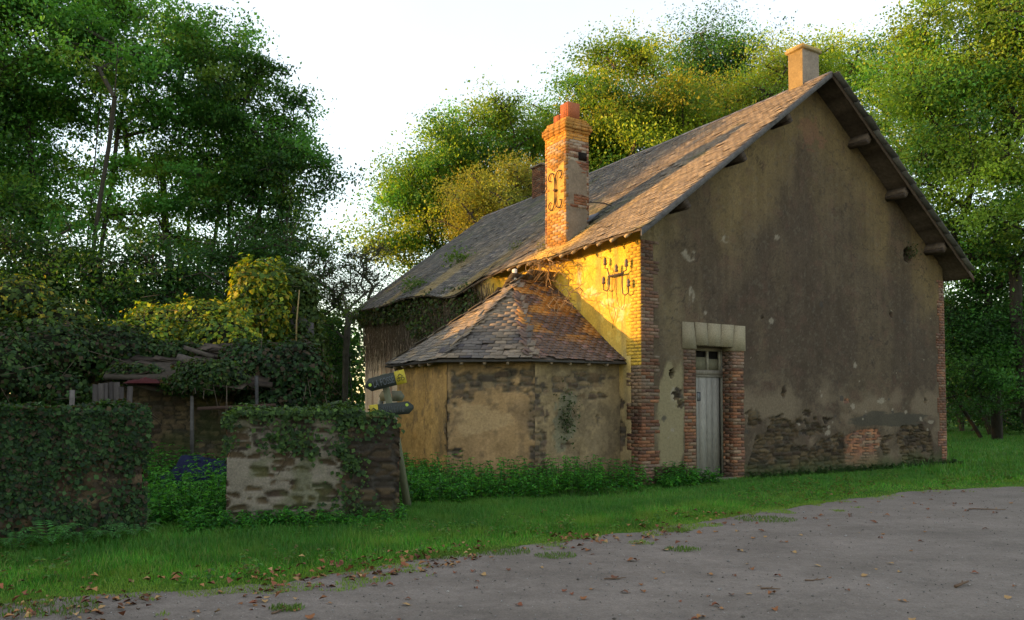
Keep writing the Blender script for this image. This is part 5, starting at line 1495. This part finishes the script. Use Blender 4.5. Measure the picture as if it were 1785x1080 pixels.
def onroof(t, s, dz=.05): return hw((t, s, float(roofz(t, s)) + dz))
tuft("roof_weed", "bushy green weed rooted high in the far slates of the house roof", onroof(1.1, 9.6, .12), (.5, .5, .3), 420, .09, [(.09, .17, .03), (.12, .2, .04)], "weed", "weeds growing on the roof")
tuft("roof_weed", "flat green weed at the eave just above the house creeper", onroof(.1, 10.6, .08), (.5, .9, .25), 420, .09, [(.08, .15, .03), (.10, .17, .04)], "weed", "weeds growing on the roof")
tuft("roof_weed", "tiny weed in the slates left of the brick chimney", onroof(1.0, 6.2, .04), (.25, .6, .08), 90, .06, [(.10, .14, .03)], "weed", "weeds growing on the roof")
tuft("roof_weed", "small weed at the foot of the tall brick chimney", hw((-.02, 3.4, 5.12)), (.15, .3, .3), 120, .05, [(.14, .15, .03)], "weed", "weeds growing on the roof")
tuft("roof_weed", "leafy sprig spilling over the far eave corner of the roof", onroof(-.3, 14.3, -.1), (.8, 1.0, .5), 600, .10, [(.09, .15, .03), (.06, .11, .03)], "weed", "weeds growing on the roof")
tuft("wall_fern", "dark green tuft hanging from the annex wall below the orange lichen roof", hw((-1.35, .60, 1.35)), (.22, .14, .5), 260, .06, [(.035, .06, .02), (.05, .08, .025)], "plant")
tuft("wall_fern", "small tuft growing in the knocked-out hole high on the gable", hw((8.8, -.02, 5.36)), (.25, .12, .25), 110, .06, [(.04, .07, .025)], "plant")

# ------------------------------------------------------------------ low vegetation
def in_house(x, y):
    dx, dy = x - 2.49, y - 15.45
    t = dx * math.cos(ROT) + dy * math.sin(ROT); s = -dx * math.sin(ROT) + dy * math.cos(ROT)
    main = (t > -.02) & (t < WID + .02) & (s > -.02) & (s < LEN)
    an = (t <= 0) & (t > -3.26) & (s > .66) & (s < 5.35) & ~((s - .68) * 1.26 - (-t - 2.0) * 1.12 < 0)
    return main | an
def grass(n, xr, yr, h, w, cols, seed, densf=None):
    rg = np.random.default_rng(seed)
    x = rg.uniform(*xr, n); y = rg.uniform(*yr, n)
    e = edge(x); d = y - e
    thin = fbm(x * 2.3, y * 2.3, 901, 4); ok = ((d > -.02) & (thin + .9 * d > .38)) | ((d <= -.02) & (d > -.9) & (thin + .28 * d > .50))
    ok &= ~in_house(x, y)
    ok &= (np.abs(x / y) < .72)
    if densf is not None: ok &= rg.random(n) < densf(x, y, d)
    x, y, d = x[ok], y[ok], d[ok]; n = len(x)
    hh = h * rg.uniform(.5, 1.35, n) * (.45 + .75 * sstep(0, 1.1, d)) * (.7 + .6 * fbm(x * 1.3, y * 1.3, 902, 3))
    a = rg.uniform(0, 2 * math.pi, n); la = rg.uniform(0, 2 * math.pi, n); ln = rg.uniform(.15, .75, n) * hh
    dx, dy = np.cos(a) * w / 2, np.sin(a) * w / 2; ex, ey = np.cos(la) * ln, np.sin(la) * ln
    z = np.zeros(n) + .002
    V = np.stack([np.stack([x - dx, y - dy, z], 1), np.stack([x + dx, y + dy, z], 1), np.stack([x + dx * .7 + ex * .4, y + dy * .7 + ey * .4, z + hh * .6], 1),
                  np.stack([x - dx * .7 + ex * .4, y - dy * .7 + ey * .4, z + hh * .6], 1), np.stack([x + ex, y + ey, z + hh], 1)], 1).reshape(-1, 3)
    i = np.arange(n)[:, None] * 5
    c = np.array(cols)[rg.integers(0, len(cols), n)] * rg.uniform(.75, 1.25, n)[:, None]
    pat = fbm(x * 1.3, y * 1.6, 903, 5); c = c * (.35 + 1.2 * pat)[:, None]; yl = sstep(.5, .7, fbm(x * 2.1, y * 2.1, 905, 4)) * .5; c = c * (1 - yl[:, None]) + arr(.17, .27, .03) * yl[:, None]
    deep = sstep(.9, 2.0, d + fbm(x * 1.5, y * 1.5, 907, 3) - .5) * .55; c = c * (1 - deep[:, None]) + arr(.035, .125, .02) * deep[:, None]
    hh = hh * (1 + .35 * deep + .9 * (rg.random(n) < .03))
    i = np.arange(n)[:, None] * 5; V[:, 2] *= np.repeat(1 + .35 * deep + .9 * (rg.random(n) < .03), 5)
    dry = sstep(.5, -.1, d) * .6; c = c * (1 - dry[:, None]) + arr(.19, .24, .035) * dry[:, None]
    return V, i + arr(0, 1, 2, 3)[None].astype(int), i + arr(3, 2, 4)[None].astype(int), np.repeat(c, 5, 0)
GC = [(.065, .24, .020), (.09, .29, .022), (.05, .18, .018), (.13, .29, .028), (.065, .25, .020), (.20, .24, .06)]
gm = MB()
for (n, xr, yr, h, w, sd) in ((340000, (-7.5, 6), (5, 13), .050, .007, 1), (190000, (-8, 14), (11, 21), .034, .010, 2), (70000, (9, 26), (16, 42), .07, .024, 3)):
    V, q, t, c = grass(n, xr, yr, h, w, GC, sd)
    gm.add(V, q, t, c)
tag(gm.build("grass", M_grass), "short bright green grass along the verge between road and walls", "grass", kind="stuff")

def herb(mb, x, y, h, lsz, cols, rg, nl=7):
    """one nettle-like plant: a stem with pairs of drooping pointed leaves"""
    lean = rg.normal(0, .08, 2)
    top = arr(x + lean[0], y + lean[1], h)
    zs = np.linspace(.25, 1, nl); pos = []; out = []
    for k, f in enumerate(zs):
        c = arr(x, y, 0) * (1 - f) + top * f; a0 = k * 1.57 + rg.uniform(0, .5)
        for a in (a0, a0 + math.pi, a0 + .8):
            d = arr(math.cos(a), math.sin(a), rg.uniform(-.35, .25)); pos.append(c); out.append(d)
    pos = np.array(pos); out = np.array(out); n = len(pos)
    out /= np.linalg.norm(out, axis=1)[:, None]
    nn = arr(0, 0, 1.0) - out * out[:, 2:3]; nn /= np.linalg.norm(nn, axis=1)[:, None]; b = np.cross(nn, out)
    sz = (lsz * rg.uniform(.7, 1.25, n) * (1.15 - .45 * np.repeat(zs, 3)))[:, None]
    m = pos + out * sz * .45
    V = np.stack([pos, m + b * sz * .27 + nn * sz * .1, pos + out * sz - nn * sz * .18, m - b * sz * .27 + nn * sz * .1], 1).reshape(-1, 3)
    c = np.array(cols)[rg.integers(0, len(cols), n)] * rg.uniform(.75, 1.3, n)[:, None]
    mb.add(V, np.arange(n * 4).reshape(-1, 4), None, np.repeat(c, 4, 0))
    return (x, y, 0), tuple(top)
def herb_patch(name, label, pts, hfn, lsz, cols, seed):
    rg = np.random.default_rng(seed); m = MB(); S_, E_ = [], []
    O = arr(np.mean([p[0] for p in pts]), np.mean([p[1] for p in pts]), 0)
    for (x, y) in pts:
        a, b = herb(m, x - O[0], y - O[1], hfn(x, y) * rg.uniform(.5, 1.3) * (.75 + .5 * float(vnoise(x * 2, y * 2, 88))), lsz, cols, rg); S_.append(a); E_.append(b)
    seg_tubes(m, S_, E_, np.full(len(S_), .006), np.full(len(S_), .003), (.05, .09, .03), 3)
    o = m.build(name, M_leaf); o.location = tuple(O); tag(o, label, "nettles", kind="stuff")
HC = [(.05, .22, .035), (.075, .28, .04), (.035, .15, .03), (.095, .30, .04), (.03, .11, .03)]
def scatter(n, f, xr, yr, seed):
    rg = np.random.default_rng(seed); out = []
    while len(out) < n:
        x, y = rg.uniform(*xr), rg.uniform(*yr)
        if f(x, y) and not in_house(np.array(x), np.array(y)): out.append((x, y))
    return out
herb_patch("nettles", "bed of nettles along the foot of the annex wall", scatter(520, lambda x, y: y > 12.4 + .25 * abs(x + .5) * 0 + .55 * (x + 1) * (x > -1) * .9 and y < 16.5 and x > -2.4 and (y < 14.9 + .3 * x or x < -1.2) and y > edge(x) + 1.2, (-2.4, 2.3), (12.2, 16.5), 1), lambda x, y: .48, .095, HC, 1)
herb_patch("nettles", "thick nettles filling the gate gap in front of the ruined shed", scatter(620, lambda x, y: -.50 < x / y < -.355 or (-.56 < x / y < -.34 and y > 11.3), (-8.5, -3.4), (10.0, 14.4), 2), lambda x, y: .30 + .1 * (y - 10), .10, HC, 2)
herb_patch("nettles", "clump of broad weeds at the foot of the brick corner beside the door", scatter(60, lambda x, y: 0 < (x - 2.49) * math.cos(ROT) + (y - 15.45) * math.sin(ROT) < 1.35 and -.75 < -(x - 2.49) * math.sin(ROT) + (y - 15.45) * math.cos(ROT) < -.05, (2, 5), (14.4, 16.4), 3), lambda x, y: .30, .10, HC, 3)
herb_patch("nettles", "sparse weeds along the foot of the gable wall", scatter(170, lambda x, y: 2.9 < (x - 2.49) * math.cos(ROT) + (y - 15.45) * math.sin(ROT) < 10.3 and -.4 < -(x - 2.49) * math.sin(ROT) + (y - 15.45) * math.cos(ROT) < -.04, (3.5, 12), (14.5, 22), 4), lambda x, y: .13, .06, [(.04, .085, .03), (.03, .07, .025)], 4)
herb_patch("nettles", "weeds at the foot of the short mortared wall", scatter(110, lambda x, y: 9.75 < y - .28 * (x + 3.7) < 10.35, (-3.9, -1.4), (9.6, 11.2), 5), lambda x, y: .18, .08, HC, 5)

rgw = np.random.default_rng(909); wm = MB()
for k in range(620):
    x = rgw.uniform(-6.5, 12); y = float(edge(np.array(x))) + rgw.uniform(.15, 2.6)
    if abs(x / y) > .7 or in_house(np.array(x), np.array(y)): continue
    if vnoise(np.array(x * .9), np.array(y * .9), 44) < .45: continue
    herb(wm, x, y, rgw.uniform(.05, .16), rgw.uniform(.04, .085), [(.05, .15, .03), (.09, .22, .04), (.13, .24, .05), (.16, .13, .05)], rgw, 4)
tag(wm.build("weeds", M_leaf), "small broad-leaved weeds mixed into the verge grass", "weeds", kind="stuff")
def fern(label, x, y, r, n, seed):
    rg = np.random.default_rng(seed); m = MB()
    for k in range(n):
        a = k / n * 2 * math.pi + rg.normal(0, .2); L_ = r * rg.uniform(.75, 1.15); rise = rg.uniform(.35, .65) * L_
        f = np.linspace(0, 1, 16); cx_ = np.cos(a) * L_ * f; cy_ = np.sin(a) * L_ * f; cz_ = rise * np.sin(f * 2.3) * 1.1
        pts = np.stack([cx_, cy_, cz_], 1); tg = np.gradient(pts, axis=0); tg /= np.linalg.norm(tg, axis=1)[:, None]
        sd = np.cross(tg, (0, 0, 1)); sd /= np.linalg.norm(sd, axis=1)[:, None]
        tube(m, pts, np.linspace(.005, .002, 16), (.06, .09, .03), 3, False)
        for i in range(2, 16):
            ln = L_ * .22 * math.sin(math.pi * (f[i] * .85 + .12))
            for sg in (-1, 1):
                p = pts[i]; q = p + sd[i] * sg * ln + tg[i] * ln * .35 - arr(0, 0, ln * .2); w_ = tg[i] * L_ * .028
                c = arr(.06, .18, .045) * rg.uniform(.7, 1.4)
                m.add([p - w_, (p + q) / 2 - w_ * 1.1, q, (p + q) / 2 + w_ * 1.1], [[0, 1, 2, 3]], None, c)
    o = m.build("fern", M_leaf); o.location = (x, y, 0); tag(o, label, "fern", "ferns along the foot of the ivy wall")
for k, (px_, y, r_, lab) in enumerate(((30, 8.55, .34, "fern at the left edge below the ivy wall"), (92, 8.75, .42, "largest arching fern below the middle of the ivy wall"), (150, 8.95, .34, "fern just right of the largest one at the ivy wall foot"),
                                       (200, 9.15, .30, "small fern near the right end of the ivy wall"), (238, 9.35, .32, "fern at the very corner of the ivy wall beside the gate gap"))):
    p = W(px_, 700, y); fern(lab, p.x, y, r_, 11, k + 5)

# ------------------------------------------------------------------ fallen leaves, twigs, pebbles
DRY = [(.20, .085, .035), (.26, .13, .05), (.13, .055, .03), (.30, .19, .08), (.17, .06, .03)]
def leaf_mesh(seed, L_, col):
    rg = np.random.default_rng(seed); m = MB(); n = 9
    f = np.linspace(0, 1, n); w = L_ * .36 * np.sin(f * math.pi) ** .7 * (1 + .25 * np.cos(f * 22))
    curl = rg.uniform(.5, 2.2); cup = rg.uniform(.2, .7)
    z = L_ * .16 * np.sin(f * math.pi * curl / 1.6) ** 2
    V = np.concatenate([np.stack([f * L_ - L_ / 2, w, z + w * cup], 1), np.stack([f * L_ - L_ / 2, 0 * w, z + .002], 1), np.stack([f * L_ - L_ / 2, -w, z + w * cup * rg.uniform(.3, 1.3)], 1)])
    q = [[i, n + i, n + i + 1, i + 1] for i in range(n - 1)] + [[n + i, 2 * n + i, 2 * n + i + 1, n + i + 1] for i in range(n - 1)]
    m.add(V, q, None, np.array(col))
    tube(m, [(-L_ / 2, 0, .003), (-L_ * .72, L_ * .05, .006)], .0018, np.array(col) * .6, 3)
    return m
protos = []
rgl = np.random.default_rng(77)
def put_leaf(x, y, sc):
    k = rgl.integers(0, 10)
    if k >= len(protos) and len(protos) < 10:
        o = leaf_mesh(100 + len(protos), .068, DRY[len(protos) % 5]).build("fallen_leaf", M_dry); protos.append(o)
    else:
        o = protos[k % len(protos)].copy(); scn.collection.objects.link(o)
    o.location = (x, y, .007); o.scale = (sc, sc, sc); o.rotation_euler = (0, 0, rgl.uniform(0, 6.28))
    tag(o, "dry curled brown leaf lying on the grey road", "leaf", "fallen leaves scattered on the road")
cnt = 0
def groundpt(px_, py_):
    y = F_PX * EYE / (py_ - HOR) if py_ > HOR else 50
    return W(px_, py_, y).x, y
for (px_, py_, sc) in ((1102, 976, 1.7), (1095, 915, 1.5), (1522, 910, 1.5), (1425, 985, 1.1), (1507, 1002, 1.1), (1355, 1002, 1.1), (1275, 1035, 1.0), (1345, 1032, 1.2), (1573, 1045, 1.1), (1238, 1000, 1.0),
                       (984, 1028, .9), (1072, 1006, 1.4), (1025, 958, 1.3), (1290, 959, 1.2), (1327, 925, 1.2), (1757, 1040, 1.1), (1350, 1060, 1.1), (1222, 1073, 1.2), (1247, 1053, 1.0), (708, 1052, 1.1), (652, 1018, 1.0), (540, 1074, 1.4), (1160, 958, 1.3), (1262, 912, 1.3), (1717, 921, 1.0), (1590, 1078, 1.0)):
    x, y = groundpt(px_, py_); put_leaf(x, y, sc)
while cnt < 130:
    y = rgl.uniform(5.6, 18); x = rgl.uniform(-.62, .64) * y
    d = edge(np.array(x)) - y
    if d > .12 and rgl.random() < math.exp(-d / 2.6): put_leaf(x, y, rgl.uniform(.5, 1.15)); cnt += 1
lm = MB(); n = 2600
x = rng.uniform(-7, 13, n); d = rng.normal(-.15, .38, n); y = edge(x) + d
den = sstep(.42, .62, fbm(x * 1.6, y * 1.6, 951, 3) + .06 - .03 * x) * (.15 + .85 * sstep(4.5, 0, x))
ok = rng.random(n) < den; x, y, d = x[ok], y[ok], d[ok]
P = np.stack([x, y, np.where(d > 0, rng.uniform(.02, .05, len(x)), rng.uniform(.006, .02, len(x)))], 1)
leaves(lm, P, np.tile(arr(0, 0, 1.0), (len(x), 1)), rng.uniform(.04, .09, len(x)), pick(DRY, len(x), .25), width=.7, fold=.25, spread=.7)
tag(lm.build("leaf_litter", M_dry), "drift of brown fallen leaves along the grassy edge of the road", "leaves", kind="stuff")
def twig(label, px_, py_, L_, ang, r_, seed):
    rg = np.random.default_rng(seed); x, y = groundpt(px_, py_); m = MB()
    p = [arr(-L_ / 2, 0, r_ + .004)]; a = 0
    for k in range(6): a += rg.normal(0, .25); p.append(p[-1] + arr(math.cos(a) * L_ / 6, math.sin(a) * L_ / 6, rg.uniform(-.002, .006)))
    tube(m, p, np.linspace(r_, r_ * .5, 7), (.12, .08, .055), 6); tube(m, [p[3], p[3] + arr(L_ * .15, L_ * .14, .01)], r_ * .5, (.12, .08, .055), 5)
    o = m.build("twig", M_twig); o.location = (x, y, 0); o.rotation_euler = (0, 0, ang); tag(o, label, "twig", "twigs lying on the road")
for (lab, a, b, L_, an, r_, sd) in (("thick bent twig near the right end of the foreground road", 1683, 1020, .24, .35, .014, 1), ("straight twig left of the thick one in the middle of the road", 1423, 1010, .2, -.05, .007, 2),
                                    ("thin twig on the left half of the road below the grass edge", 500, 1064, .22, .5, .009, 3), ("short twig in the lower middle of the road", 1343, 1024, .17, 0, .008, 4), ("twig near the moss tuft on the road left of centre", 1072, 1007, .2, .1, .007, 5),
                                    ("faint twig far up the road below the right house corner", 1718, 887, .5, .02, .01, 6)):
    twig(lab, a, b, L_, an, r_, sd)
for k, (px_, py_, r_) in enumerate(((969, 968, .16), (1190, 957, .14), (1176, 924, .14), (500, 1058, .1), (80, 1058, .3), (870, 960, .25), (1335, 905, .3), (760, 968, .2))):
    x, y = groundpt(px_, py_); n = 260 if r_ < .2 else 600
    a = rng.uniform(0, 6.28, n); rr = np.sqrt(rng.random(n)) * r_; m = MB()
    P = np.stack([np.cos(a) * rr * 1.4, np.sin(a) * rr, np.full(n, .004)], 1)
    leaves(m, P, rng.normal(0, 1, (n, 3)) * arr(1, 1, .1), rng.uniform(.02, .045, n), pick([(.07, .14, .02), (.10, .16, .03)], n), width=.25, fold=0, spread=.1, droop=-4)
    o = m.build("grass_tuft", M_grass); o.location = (x, y, 0); tag(o, ["round grass tuft alone on the road left of centre", "small grass tuft on the road right of the round one", "grass tuft near the verge below the house corner", "tiny grass tuft on the near road below the leaf drift", "grass patch at the lower left corner of the road", "flat grass patch at the verge below the nettle bed", "long grass patch on the road below the gable", "grass patch among the leaf drift left of the flat one"][k], "grass tuft", "grass tufts growing in the road")
pb = MB(); n = 5200
y = rng.uniform(5.5, 17, n); x = rng.uniform(-.66, .66, n) * y; ok = y < edge(x) - .02; x, y = x[ok], y[ok]; n = len(x)
sz = rng.uniform(.004, .011, n) * (1 + (rng.random(n) < .04) * 1.0)
oc = arr((1, 0, 0), (0, 1, 0), (-1, 0, 0), (0, -1, 0), (0, 0, .7), (0, 0, -.7))
V = (oc[None] * sz[:, None, None] * rng.uniform(.6, 1.3, (n, 6, 1))) + np.stack([x, y, sz * .4 + .004], 1)[:, None]
tf = np.array([[0, 1, 4], [1, 2, 4], [2, 3, 4], [3, 0, 4], [1, 0, 5], [2, 1, 5], [3, 2, 5], [0, 3, 5]])
pb.add(V.reshape(-1, 3), None, (tf[None] + np.arange(n)[:, None, None] * 6).reshape(-1, 3), np.repeat(pick([(.16, .15, .14), (.24, .23, .22), (.11, .10, .09)], n), 6, 0))
tag(pb.build("gravel", M_stone), "loose grit and small pebbles on the road surface", "gravel", kind="stuff")
